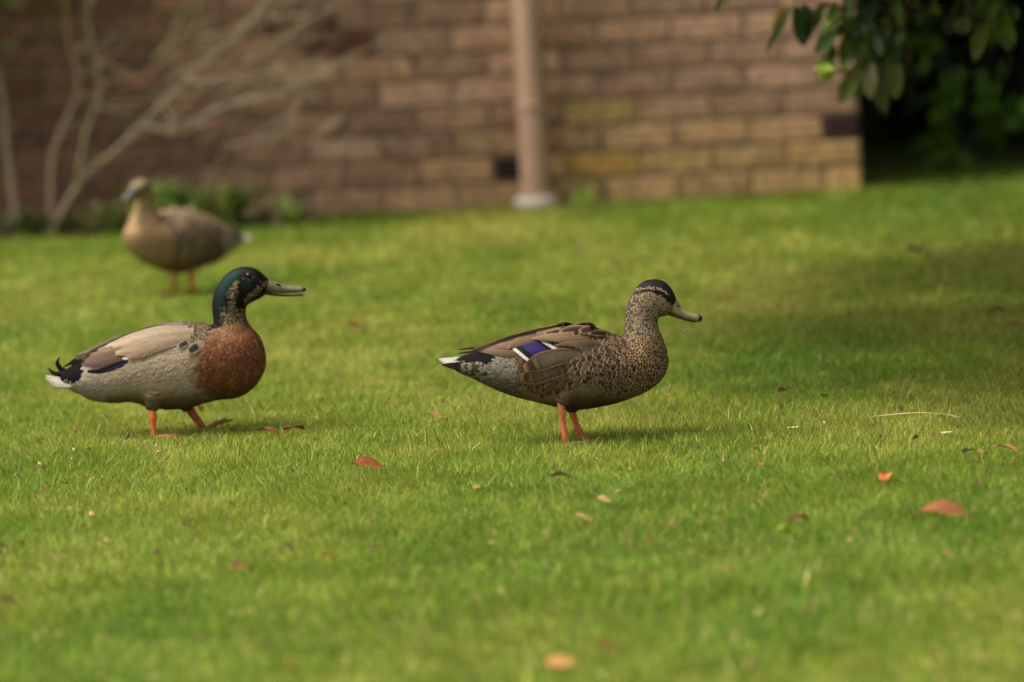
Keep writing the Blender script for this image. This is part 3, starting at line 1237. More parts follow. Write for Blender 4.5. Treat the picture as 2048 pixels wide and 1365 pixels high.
    def feather(s, name, pts, hw, col, layer, parent, ymin=40.0, nu=24, nv=9, ycurve=None, mirror=True, cup=0.35, mat=None):
        """one long feather laid along the flank; pts/hw in view units, col(u, v) -> sRGB"""
        P = crom([tuple(p) + (w,) for p, w in zip(pts, hw)], max(2, nu // (len(pts) - 1)))
        n = len(P)
        ys = []
        for i, p in enumerate(P):
            if ycurve:
                t = i / (n - 1)
                ys.append(-(ycurve[0] * (1 - t) + ycurve[1] * t))
            else:
                y = s.surf_y(p[0], p[1])
                if y is None:
                    y = s.surf_y(p[0], p[1] + 18)
                ys.append(None if y is None else -max(abs(y), ymin))
        last = -ymin
        for i in range(n):
            if ys[i] is None:
                ys[i] = last if i else -ymin
            last = ys[i]
        ys = np.array(ys)
        for _ in range(4):
            ys[1:-1] = (ys[:-2] + 2 * ys[1:-1] + ys[2:]) / 4
        rows = []
        C = []
        barb = [s.rr.uniform(0.93, 1.07) for _ in range(nv)]
        for i, p in enumerate(P):
            a, b = P[max(0, i - 1)], P[min(n - 1, i + 1)]
            tx, ty = b[0] - a[0], b[1] - a[1]
            l = math.hypot(tx, ty) + 1e-9
            nx, ny = ty / l, -tx / l
            if ny > 0:
                nx, ny = -nx, -ny                 # v = +1 is the upper edge
            u = i / (n - 1)
            for j in range(nv):
                v = -1 + 2 * j / (nv - 1)
                X = p[0] + nx * p[2] * v
                Y = p[1] + ny * p[2] * v
                y = ys[i]
                if not ycurve:
                    yy = s.surf_y(X, Y)
                    if yy is not None:
                        y = -max(abs(yy), ymin) * 0.6 + y * 0.4
                y = y - (layer * sm(0.0, 0.45, u) - 7 * sm(0.22, 0.0, u) if not ycurve else layer) - 4 * (1 - cup * v * v) * (0.5 + 0.5 * u)
                rows.append((X, y, -Y - TILT * y))
                k = barb[j] * s.rr.uniform(0.95, 1.05)
                C.append(tuple(q * k for q in col(u, v)))
        F = [(i * nv + j, i * nv + j + 1, (i + 1) * nv + j + 1, (i + 1) * nv + j) for i in range(n - 1) for j in range(nv - 1)]
        V = np.array(rows)
        o = s.part(name, V, F, lin_np(C) * s.pl, mat or M_FEATHER, parent[0])
        if mirror:
            V2 = V.copy()
            V2[:, 1] *= -1
            V2[:, 2] -= 2.2 * TILT * np.abs(V2[:, 1]) * (0 if ycurve else 1) + (0 if ycurve else 26)
            s.part(name, V2, [tuple(reversed(f)) for f in F], lin_np(C) * s.pl, mat or M_FEATHER, parent[1])
        return o

    def wings(s):
        """left and right wing roots: the wing's shoulder patch, feathers are its children"""
        out = []
        for sgn in (-1, 1):
            e = bpy.data.objects.new('wing', None)
            e.empty_display_size = 0.02
            COL.objects.link(e)
            e.parent = s.root
            out.append(e)
        return out

    def lathe_bill(s, name, rows, col, expo=0.9, n=22, parent=None):
        V, F = loft(rows, 5, n, expo)
        C = [col(v[0], -v[2], v[1]) for v in V]
        return s.part(name, np.array(V), F, lin_np(C) * 0.60, M_BILL, parent)

    def eye(s, X, Y, r, iris=(30, 20, 14)):
        y = s.surf_y(X, Y) or -60
        for sg in (1, -1):
            V, F, C = [], [], []
            nu, nv = 10, 14
            cy = (y - 0.1 * r) * sg
            cz = -Y - TILT * y
            for i in range(nu + 1):
                a = math.pi * i / nu
                for j in range(nv):
                    b = 2 * math.pi * j / nv
                    V.append((X + r * math.sin(a) * math.cos(b), cy - sg * r * 0.75 * math.cos(a), cz + r * 0.92 * math.sin(a) * math.sin(b)))
                    C.append((8, 7, 6) if math.sin(a) < 0.72 else iris)
            for i in range(nu):
                for j in range(nv):
                    F.append((i * nv + j, i * nv + (j + 1) % nv, (i + 1) * nv + (j + 1) % nv, (i + 1) * nv + j))
            s.part('eye', np.array(V), F, lin_np(C), M_EYE)

    def pt(s, X, Y, y):
        return Vector(s.local(np.array([[X, y, -Y - TILT * y]]))[0])

    def leg(s, pts, y, cols, foot_dir=0.0, pitch=0.0, foot_len=0.062, web=True):
        """pts: (X, Y, radius) from the feathered thigh down; the last one stands on the ground"""
        P = [s.pt(X, Y, y) for X, Y, r in pts]
        P[-1].z = 0.007
        rad = [r * s.k for X, Y, r in pts]
        m = MB()
        m.tube(P, rad, 12, None, 4)
        zz = np.array(m.V)[:, 2]
        top = zz.max()
        C = []
        for v in m.V:
            t = sm(0.0, top, v[2])
            w = s.rr.uniform(0.88, 1.1)
            c = mixc(cols[1], cols[0], t)
            C.append([q * w for q in c])
        m.C = list(lin_np(C))
        lg = m.build('leg', M_LEG, s.root)
        # webbed foot: three toes, web, hind toe
        f = MB()
        h = Vector(P[-1])
        cf = lin(cols[2])
        tips = []
        for an, l in ((-0.42, 0.86), (0.0, 1.0), (0.42, 0.88)):
            d = Vector((math.cos(foot_dir + an), math.sin(foot_dir + an), 0)) * foot_len * l
            tip = h + d
            tip.z = 0.005 + pitch * foot_len
            mid = h + d * 0.5
            mid.z = 0.010 + pitch * foot_len * 0.4
            f.tube([h, mid, tip], [0.0042, 0.0034, 0.0014], 7, cf, 3)
            tips.append((mid, tip))
        bk = h - Vector((math.cos(foot_dir), math.sin(foot_dir), 0)) * 0.014
        bk.z = 0.010
        f.tube([h + Vector((0, 0, 0.006)), bk], [0.003, 0.0012], 6, cf, 2)
        for a, b in ((0, 1), (1, 2)):
            (m0, t0), (m1, t1) = tips[a], tips[b]
            inn = (t0 + t1) / 2 * 0.85 + h * 0.15
            V = [h, m0, t0, inn, t1, m1]
            W = [Vector(v) - Vector((0, 0, 0.0015)) for v in V]
            f.add(V + W, [(0, 1, 2, 3), (0, 3, 4, 5), (9, 8, 7, 6), (11, 10, 9, 6), (2, 1, 7, 8), (3, 2, 8, 9), (4, 3, 9, 10), (5, 4, 10, 11)], [q * 0.8 for q in cf])
        f.build('webbed_foot', M_LEG, lg)

    def curl(s, pts, rad, col, parent=None):
        P = [s.pt(X, Y, y) for X, Y, y in pts]
        m = MB()
        m.tube(P, [r * s.k for r in rad], 8, lin(col), 6)
        V = np.array(m.V)
        m.build('curled_tail_feather', M_FEATHER, parent or s.root)


def ip(x, xs, ys):
    return float(np.interp(x, xs, ys))


def thigh(X0, Y0, X1, Y1, r0, r1, y):
    """feathered thigh, as an outline loft"""
    d = math.hypot(X1 - X0, Y1 - Y0)
    nx, ny = -(Y1 - Y0) / d, (X1 - X0) / d
    rows = []
    for t in (0, 0.35, 0.7, 1.0):
        X, Y = X0 + (X1 - X0) * t, Y0 + (Y1 - Y0) * t
        r = r0 + (r1 - r0) * t
        rows.append((X + nx * r, Y + ny * r + TILT * y, X - nx * r, Y - ny * r + TILT * y, r, y))
    return loft(rows, 4, 16)


# ---------------- drake
def drake():
    d = Duck('mallard_drake', 'drake with dark green head and chestnut breast walking with its bill slightly open', (355, 874), (60, 510), 31)
    B = [(215, 810, 215, 862, 42), (240, 795, 240, 890, 70), (300, 765, 300, 928, 100), (360, 728, 360, 955, 125), (420, 668, 420, 985, 150), (500, 618, 500, 1003, 180), (600, 572, 600, 1006, 212),
         (700, 528, 700, 1000, 235), (800, 496, 800, 1026, 252), (900, 470, 900, 1048, 262), (1000, 456, 1000, 1052, 265), (1100, 450, 1100, 1038, 260),
         (1200, 466, 1200, 1006, 250), (1300, 480, 1300, 985, 237), (1400, 470, 1400, 976, 212), (1480, 478, 1480, 942, 180), (1540, 520, 1540, 892, 145), (1585, 590, 1585, 825, 98), (1606, 660, 1606, 765, 50), (1613, 705, 1613, 720, 8)]
    H = [(1225, 580, 1560, 580, 150), (1258, 492, 1503, 478, 122), (1254, 425, 1481, 428, 100), (1247, 360, 1476, 392, 88), (1250, 300, 1482, 348, 84), (1275, 225, 1512, 322, 84),
         (1310, 168, 1542, 308, 84), (1352, 122, 1568, 296, 84), (1412, 89, 1590, 282, 83), (1482, 77, 1606, 270, 80), (1542, 90, 1614, 257, 73), (1588, 123, 1620, 244, 62), (1620, 150, 1626, 232, 48), (1640, 165, 1640, 225, 30)]
    parts = [loft(B), loft(H, 5, 24), thigh(862, 950, 845, 1058, 84, 37, -150), thigh(1040, 960, 1075, 1062, 72, 38, 150)]
    brx = ([440, 500, 600, 700, 780, 860, 940, 990], [1290, 1255, 1200, 1165, 1158, 1168, 1215, 1300])

    def paint(X, Y, y, rr):
        jx, jy = X + rr.gauss(0, 9), Y + rr.gauss(0, 9)
        head_low = ip(X, [1240, 1300, 1400, 1500], [505, 490, 462, 452])
        if X > 1225 and jy * 0.3 + Y * 0.7 < head_low:
            if math.hypot(X - 1500, Y - 135) < 24:
                return dict(L=0, W=0, c0=(14, 12, 10), c1=(20, 17, 14))
            q = dict(L=16, W=5, c0=(17, 15, 13), c1=(30, 27, 23), style=0, a=0.58, lift=0.08)
            # glossy green from the crown down the side of the neck
            gx = ip(Y, [80, 140, 200, 300, 400, 470], [1470, 1390, 1345, 1315, 1320, 1325])
            gw = ip(Y, [80, 140, 200, 300, 400, 470], [50, 62, 55, 46, 34, 22])
            gr = sm(gw, gw * 0.35, abs(jx - gx)) * ip(Y, [85, 110, 160, 250, 300, 420, 480], [0.3, 0.75, 1.0, 0.9, 0.5, 0.3, 0.1])
            q['c0'] = mixc(q['c0'], (6, 40, 32), gr)
            q['c1'] = mixc(q['c1'], (12, 64, 50), gr)
            e2 = sm(50, 20, math.hypot(jx - 1500, (jy - 205) * 1.1))
            q['c0'] = mixc(q['c0'], (12, 42, 30), e2)
            q['c1'] = mixc(q['c1'], (20, 52, 38), e2)
            # buff flecks: cheek crescent, chin, lower neck
            ck = sm(34, 8, abs(jx - ip(Y, [150, 200, 260, 330, 400], [1445, 1410, 1395, 1385, 1395]))) * sm(150, 185, Y) * sm(420, 330, Y)
            ch = sm(34, 10, abs((jy - ip(X, [1450, 1500, 1560, 1620], [325, 290, 245, 195])))) * sm(1450, 1500, X)
            nk = sm(330, 400, Y) * sm(1290, 1345, X) * 0.62
            ey = sm(34, 26, math.hypot(jx - 1505, jy - 133)) * 0.35
            f = max(ck * 0.85, ch, nk, ey)
            if rr.random() < f * 0.82:
                v = rr.uniform(0.65, 1.1)
                q.update(c0=tuple(v * c for c in (90, 74, 52)), c1=tuple(v * c for c in (178, 150, 112)), style=0, a=0.7)
            elif f > 0.3:
                q.update(c0=(36, 29, 22), c1=(70, 56, 42), a=0.6)
            return q
        bx = ip(Y, *brx)
        if jx > bx and Y > 430:
            t = rr.random()
            up = sm(640, 480, Y) * sm(1560, 1380, X)
            c0, c1 = (70, 40, 22), mixc((150, 98, 60), (118, 68, 40), t)
            c1 = mixc(c1, (172, 132, 94), up * 0.75)
            c0 = mixc(c0, (112, 72, 44), up * 0.4)
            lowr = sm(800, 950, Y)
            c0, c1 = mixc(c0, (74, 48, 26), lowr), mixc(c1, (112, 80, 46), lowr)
            st = 0
            if up > 0.15 and rr.random() < 0.35:
                st = 2
                c0 = (80, 50, 32)
            if rr.random() < 0.10:
                c1 = (164, 116, 74)
            edge = sm(bx + 70, bx, jx) * 0.5
            c1 = mixc(c1, (165, 142, 116), edge)
            return dict(L=42, W=15, c0=c0, c1=c1, style=st, a=0.55, lift=rr.uniform(0.05, 0.12))
        # black rump
        if X < 395 and Y < ip(X, [200, 300, 400], [870, 868, 850]) + rr.gauss(0, 5):
            return dict(L=52, W=16, c0=(10, 9, 9), c1=(18, 15, 15), a=0.9, lift=0.05)
        top = ip(X, [400, 600, 900, 1150, 1250, 1300], [720, 640, 560, 590, 560, 520])
        if Y < top:
            if X > 1100:      # brown scaled mantle
                return dict(L=46, W=18, c0=(78, 64, 50), c1=(142, 118, 90), style=1, r0=0.72, lift=0.08)
            if X > 830 and Y < 500:
                return dict(L=70, W=22, c0=(88, 74, 60), c1=(128, 108, 86), style=1, r0=0.7)
            return dict(L=80, W=26, c0=(150, 128, 100), c1=(170, 148, 120), lift=0.05)
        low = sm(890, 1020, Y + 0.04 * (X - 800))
        c = mixc((178, 157, 128), (88, 71, 46), low)  # browner belly, with underside shade painted in as a darker tone
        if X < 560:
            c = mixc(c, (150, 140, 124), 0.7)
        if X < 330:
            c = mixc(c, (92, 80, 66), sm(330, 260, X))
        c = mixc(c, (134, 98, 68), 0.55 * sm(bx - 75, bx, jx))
        v = rr.uniform(0.95, 1.05)
        c = tuple(q * v for q in c)
        tuft = sm(60, 20, math.hypot(X - 850, Y - 1010))
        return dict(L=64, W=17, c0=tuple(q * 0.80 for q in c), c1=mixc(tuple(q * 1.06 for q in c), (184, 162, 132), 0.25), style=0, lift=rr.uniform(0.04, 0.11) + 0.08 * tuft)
    d.body(parts, paint, [(1640, 210), (1520, 195), (1400, 230), (1365, 330), (1370, 450), (1390, 560), (1330, 680), (1100, 760), (700, 790), (450, 815), (200, 830)])

    # bill
    def bc(X, Y, y):
        c = mixc((120, 115, 80), (130, 126, 92), sm(1650, 1850, X))
        if X > 1868:
            c = (62, 56, 40)
        c = mixc(c, (84, 80, 56), sm(250, 262, Y) * 0.6)
        if X < 1640:
            c = mixc(c, (70, 66, 48), 0.5)
        return c
    ub = d.lathe_bill('upper_bill', [(1604, 150, 1604, 252, 40), (1640, 164, 1640, 254, 44), (1690, 181, 1690, 257, 40), (1750, 197, 1750, 259, 39), (1810, 206, 1810, 256, 43), (1850, 211, 1850, 251, 42), (1874, 216, 1874, 247, 30), (1888, 226, 1888, 241, 8)], bc)
    d.lathe_bill('lower_bill', [(1592, 244, 1592, 266, 32), (1640, 255, 1640, 273, 36), (1700, 262, 1700, 279, 34), (1770, 268, 1770, 281, 34), (1830, 265, 1830, 279, 34), (1858, 264, 1858, 277, 24), (1870, 266, 1870, 275, 7)],
                 lambda X, Y, y: mixc((74, 64, 44), (120, 108, 76), sm(1740, 1860, X)))
    for sg in (-1, 1):
        V, F = loft([(1683, 186, 1678, 192, 3, 30 * sg), (1694, 187, 1690, 199, 6, 34 * sg), (1708, 191, 1704, 204, 6, 35 * sg), (1716, 198, 1714, 204, 3, 34 * sg)], 3, 10)
        d.part('nostril', np.array(V), F, lin_np([(14, 12, 10)] * len(V)), M_BILL, ub)
    d.eye(1500, 135, 16)

    # wings and scapulars
    w = d.wings()

    def band(c, e=None, dark=None, s=0.0):
        e = e or tuple(min(255, q * 1.22) for q in c)
        dk = dark or tuple(q * 0.86 for q in c)
        return lambda u, v: mixc(mixc(c, dk, sm(0.2, -0.9, v) * 0.8), e, max(sm(0.72, 0.97, abs(v)), sm(0.90, 1.0, u)) * 0.8)
    d.feather('primary_feather', [(560, 770), (430, 748), (320, 728), (232, 766)], [18, 24, 17, 2], band((46, 40, 38)), 4, w, 70)
    d.feather('primary_feather', [(560, 735), (430, 725), (330, 715), (250, 752)], [18, 22, 15, 2], band((56, 48, 44)), 6, w, 66)
    d.feather('speculum_feather', [(700, 716), (600, 756), (490, 790), (405, 792)], [14, 22, 17, 8], lambda u, v: (20, 17, 18), 3, w)
    d.feather('speculum_feather', [(700, 722), (620, 757), (545, 790)], [4, 7, 5], lambda u, v: mixc((60, 38, 96), (40, 26, 70), u), 7, w)
    d.feather('tertial_feather', [(700, 660), (570, 700), (430, 722), (325, 706)], [56, 62, 54, 8], band((108, 86, 68), (148, 124, 100), (80, 62, 48)), 12, w, 60)
    d.feather('tertial_feather', [(690, 620), (560, 655), (430, 684), (318, 690)], [30, 36, 32, 6], band((118, 96, 76), (168, 144, 118)), 15, w, 52)
    d.feather('speculum_feather', [(706, 700), (678, 706), (648, 702)], [5, 7, 4], lambda u, v: (232, 224, 208), 15, w)
    d.feather('scapular_feather', [(1030, 588), (900, 618), (770, 664), (672, 706)], [22, 32, 34, 10], band((160, 136, 108), (178, 154, 126), (128, 104, 80)), 14, w)
    d.feather('scapular_feather', [(1110, 560), (940, 590), (770, 640), (600, 668)], [34, 46, 48, 14], band((166, 142, 114), (186, 164, 136), (138, 114, 88)), 17, w)
    d.feather('scapular_feather', [(1130, 528), (930, 548), (730, 595), (530, 634)], [34, 42, 42, 12], band((170, 148, 120), (192, 172, 146), (142, 120, 96)), 20, w, 46)
    d.feather('scapular_feather', [(1090, 500), (900, 510), (720, 556), (540, 615)], [22, 27, 27, 8], band((158, 136, 110), (188, 166, 138), (120, 100, 80)), 22, w, 40)
    d.feather('scapular_feather', [(1050, 474), (880, 487), (700, 543), (520, 606), (335, 684)], [10, 14, 17, 17, 5], band((174, 152, 126), (206, 186, 160)), 14, w, 22)
    d.feather('scapular_feather', [(1060, 478), (930, 484), (800, 510), (690, 548)], [12, 14, 12, 2], band((104, 88, 72)), 24, w, 34)
    ring = lambda u, v: mixc((66, 57, 46), (176, 158, 134), sm(0.5, 0.8, max(abs(v), abs(u - 0.5) * 1.9)))
    d.feather('flank_feather', [(1172, 610), (1135, 634), (1092, 668)], [26, 37, 18], ring, 5, w)
    d.feather('flank_feather', [(1098, 590), (1062, 606), (1024, 632)], [18, 26, 12], ring, 5, w)
    d.feather('flank_feather', [(820, 680), (795, 697), (778, 715)], [8, 10, 4], lambda u, v: (142, 108, 76), 4, w)
    soft = lambda c: (lambda u, v: (lambda m, k: tuple(q * k for q in m))(mixc(c, tuple(q * 1.08 for q in c), max(sm(0.5, 1.0, abs(v)), sm(0.7, 1, u))), d.rr.uniform(0.90, 1.07)))
    d.feather('flank_feather', [(1000, 850), (880, 885), (770, 920), (690, 935)], [40, 56, 58, 30], soft((150, 130, 102)), 4, w, nu=40, nv=19)
    d.feather('flank_feather', [(960, 780), (800, 812), (680, 840), (580, 835)], [44, 62, 66, 36], soft((168, 148, 120)), 5, w, nu=40, nv=19)
    d.feather('flank_feather', [(980, 930), (900, 958), (820, 985), (768, 990)], [30, 40, 36, 18], soft((114, 94, 66)), 5, w, nu=30, nv=15)
    # tail
    t = bpy.data.objects.new('tail', None)
    t.empty_display_size = 0.02
    COL.objects.link(t)
    t.parent = d.root
    tl = [t, t]
    for i in range(6):
        cc = (285, 270, 244)
        d.feather('tail_feather', [(375, 868 + i * 4), (230, 852 + i * 9), (106 + abs(i - 1) * 6 + i * 6, 826 + i * 13.5)], [14, 13, 4], lambda u, v: mixc(cc, (132, 106, 82), sm(0.0, -0.6, v) * 0.8), 0, tl, ycurve=(30 + i * 8, 14 + i * 22), cup=0.1)
    d.curl([(330, 800, 8), (262, 806, 8), (215, 778, 10), (190, 733, 10), (209, 692, 10)], [38, 29, 19, 14, 2], (13, 11, 12), t)
    d.curl([(330, 820, -6), (250, 812, -6), (170, 806, -8), (124, 766, -8)], [28, 21, 15, 2], (20, 16, 16), t)
    # legs
    or0, or1 = (208, 106, 52), (198, 98, 50)
    d.leg([(838, 1012, 22), (845, 1060, 23), (850, 1105, 27), (850, 1150, 20), (856, 1205, 15), (866, 1270, 14)], -165, (or0, or1, (150, 86, 62)), -0.1)
    d.leg([(1055, 1018, 28), (1085, 1060, 30), (1120, 1110, 27), (1152, 1155, 25), (1182, 1200, 20)], 165, ((172, 78, 42), (168, 76, 42), (138, 72, 48)), 0.15, 0.30)


drake()


# ---------------- hen in front
def hen_paint(X, Y, y, rr, buff=0.0):
    jx, jy = X + rr.gauss(0, 8), Y + rr.gauss(0, 6)
    if X > 1330 and Y < ip(X, [1330, 1480, 1620], [470, 450, 440]):
        cl = ip(X, [1380, 1450, 1554, 1615, 1675, 1714], [205, 152, 144, 160, 208, 240])
        es = ip(X, [1400, 1450, 1507, 1567, 1615, 1651, 1690], [196, 179, 171, 175, 188, 220, 246])
        eh = ip(X, [1400, 1560, 1610, 1660], [8, 9, 16, 24])
        if math.hypot(X - 1565, Y - 171) < 22:
            return dict(L=0, W=0, c0=(30, 25, 20), c1=(40, 33, 27))
        q = dict(L=16, W=5.2, style=0, lift=0.08)
        if Y < cl + rr.gauss(0, 3):
            q.update(c0=(34, 28, 25), c1=(50, 42, 36))
            return q
        if X > 1425 and abs(Y - es) < eh + rr.gauss(0, 2):
            q.update(c0=(32, 26, 22), c1=(48, 39, 32))
            return q
        xb = ip(Y, [150, 200, 270, 340, 420, 470], [1450, 1412, 1380, 1368, 1362, 1352])
        nape = sm(80, 5, jx - xb)
        thr = sm(50, 10, math.hypot(jx - 1545, (jy - 345) * 0.9)) * 0.6
        p = 0.28 + 0.5 * nape + 0.3 * thr
        if Y < es:
            p -= 0.2
        if rr.random() < p:
            q.update(c0=(58, 48, 39), c1=(104, 88, 70))
        else:
            v = rr.uniform(0.82, 1.08)
            q.update(c0=tuple(v * c for c in (132, 113, 86)), c1=tuple(v * c for c in (194, 170, 134)))
            if X > 1560 and Y > 250:
                q['c1'] = (182, 158, 116)
        q['style'] = 0
        return q
    # black rump
    if X < 510 and Y < ip(X, [150, 300, 430, 510], [690, 688, 690, 600]) + rr.gauss(0, 5) and Y < 640 + 0.12 * (X - 200):
        return dict(L=60, W=18, c0=(16, 13, 12), c1=(30, 24, 21), a=0.9, lift=0.05)
    topz = ip(X, [500, 900, 1000, 1150, 1330, 1360], [620, 560, 520, 490, 480, 470])
    if Y < topz and X < 1360:
        if X > 1150:
            return dict(L=58, W=22, c0=(62, 47, 36), c1=(132, 104, 74), style=1, r0=0.75, lift=0.09)
        if X < 880:
            return dict(L=100, W=24, c0=(132, 106, 82), c1=(160, 134, 106), lift=0.04)
        return dict(L=85, W=32, c0=(74, 57, 43), c1=(148, 120, 90), style=1, r0=0.78, lift=0.07)
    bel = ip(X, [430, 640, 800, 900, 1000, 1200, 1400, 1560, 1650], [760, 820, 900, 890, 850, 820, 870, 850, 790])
    if X < 655:
        if X < 430:
            if rr.random() < 0.5:
                return dict(L=36, W=12, c0=(52, 44, 36), c1=(96, 84, 66))
            return dict(L=36, W=12, c0=(118, 108, 88), c1=(170, 160, 134))
        if rr.random() < 0.22 + 0.3 * sm(720, 900, Y):
            return dict(L=32, W=11, c0=(74, 62, 50), c1=(140, 127, 108), style=2, lift=0.06)
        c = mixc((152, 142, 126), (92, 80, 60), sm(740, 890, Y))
        k = rr.uniform(0.84, 1.08)
        c = tuple(q * k for q in c)
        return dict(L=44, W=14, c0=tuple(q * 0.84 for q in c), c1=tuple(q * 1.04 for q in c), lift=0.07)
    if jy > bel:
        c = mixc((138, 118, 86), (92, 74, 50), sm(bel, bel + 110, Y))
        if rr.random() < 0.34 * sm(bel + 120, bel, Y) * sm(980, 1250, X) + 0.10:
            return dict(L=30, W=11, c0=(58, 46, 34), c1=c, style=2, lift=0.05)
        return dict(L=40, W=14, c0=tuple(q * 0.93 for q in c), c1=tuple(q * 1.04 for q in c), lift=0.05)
    if X > 1385:
        k = sm(1385, 1500, X)
        v = rr.uniform(0.88, 1.12)
        or_ = tuple(v * c for c in mixc((172, 142, 106), (182, 144, 98), rr.random()))
        up = sm(560, 450, Y)
        if up > 0.2 and rr.random() < 0.5:
            or_ = mixc(or_, (182, 158, 128), up)
        return dict(L=ip(Y, [450, 600, 850], [24, 34, 38]), W=ip(Y, [450, 600, 850], [9.5, 13.5, 14]), c0=(46, 35, 25), c1=or_, style=2 if rr.random() < 0.6 else 1, r0=0.74, lift=0.08)
    if X > 1010:
        t = sm(1385, 1010, X)
        L, W = 44 + 26 * t, 18 + 11 * t
        k = rr.uniform(0.8, 1.25)
        c0 = tuple(k * q for q in (70, 54, 40))
        if rr.random() < 0.22:
            c0 = (112, 97, 78)
        v = rr.uniform(0.88, 1.1)
        return dict(L=L, W=W, c0=c0, c1=tuple(v * c for c in (156, 128, 94)), style=1 if rr.random() < 0.85 else 3, r0=rr.uniform(0.74, 0.86), lift=rr.uniform(0.07, 0.13))
    v = rr.uniform(0.88, 1.1)
    return dict(L=66, W=28, c0=(80, 64, 48), c1=tuple(v * c for c in (152, 117, 78)), style=3 if rr.random() < 0.5 else 1, r0=0.78, lift=0.08)


HEN_BODY = [(140, 655, 140, 690, 36), (190, 640, 190, 708, 58), (250, 622, 250, 738, 82), (340, 594, 340, 778, 112), (430, 552, 430, 824, 140), (520, 512, 520, 864, 168), (620, 476, 620, 899, 198), (740, 443, 740, 930, 228),
            (880, 410, 880, 964, 250), (1000, 402, 1000, 986, 260), (1100, 404, 1100, 983, 262), (1200, 438, 1200, 966, 256), (1300, 474, 1300, 944, 242), (1400, 498, 1400, 910, 217), (1500, 505, 1500, 868, 178), (1580, 528, 1580, 815, 132), (1630, 575, 1630, 755, 84), (1652, 615, 1652, 700, 44), (1661, 640, 1661, 668, 8)]
HEN_HEAD = [(1310, 570, 1655, 590, 150), (1345, 500, 1618, 490, 122), (1360, 425, 1592, 425, 98), (1364, 340, 1586, 372, 86), (1377, 275, 1600, 352, 82), (1410, 200, 1640, 343, 82), (1452, 138, 1655, 339, 84),
            (1500, 104, 1664, 336, 84), (1560, 94, 1669, 333, 82), (1622, 106, 1674, 328, 76), (1670, 148, 1680, 320, 66), (1700, 200, 1684, 305, 50), (1712, 240, 1690, 295, 34)]


def hen_bill(d, rows_u, rows_l, tipx, nost):
    def bc(X, Y, y):
        c = mixc((164, 150, 100), (150, 140, 100), sm(rows_u[0][0], tipx, X))
        if X > tipx - 26:
            c = (26, 22, 18)
        return c
    ub = d.lathe_bill('upper_bill', rows_u, bc)
    d.lathe_bill('lower_bill', rows_l, lambda X, Y, y: mixc((74, 62, 44), (48, 40, 30), sm(tipx - 60, tipx, X)))
    for sg in (-1, 1):
        nx, ny = nost
        V, F = loft([(nx - 13, ny - 3, nx - 15, ny + 3, 3, 36 * sg), (nx - 4, ny - 7, nx - 6, ny + 8, 5, 37 * sg), (nx + 6, ny - 4, nx + 4, ny + 10, 5, 37 * sg), (nx + 13, ny + 3, nx + 12, ny + 8, 3, 35 * sg)], 3, 10)
        d.part('nostril', np.array(V), F, lin_np([(16, 13, 10)] * len(V)), M_BILL, ub)


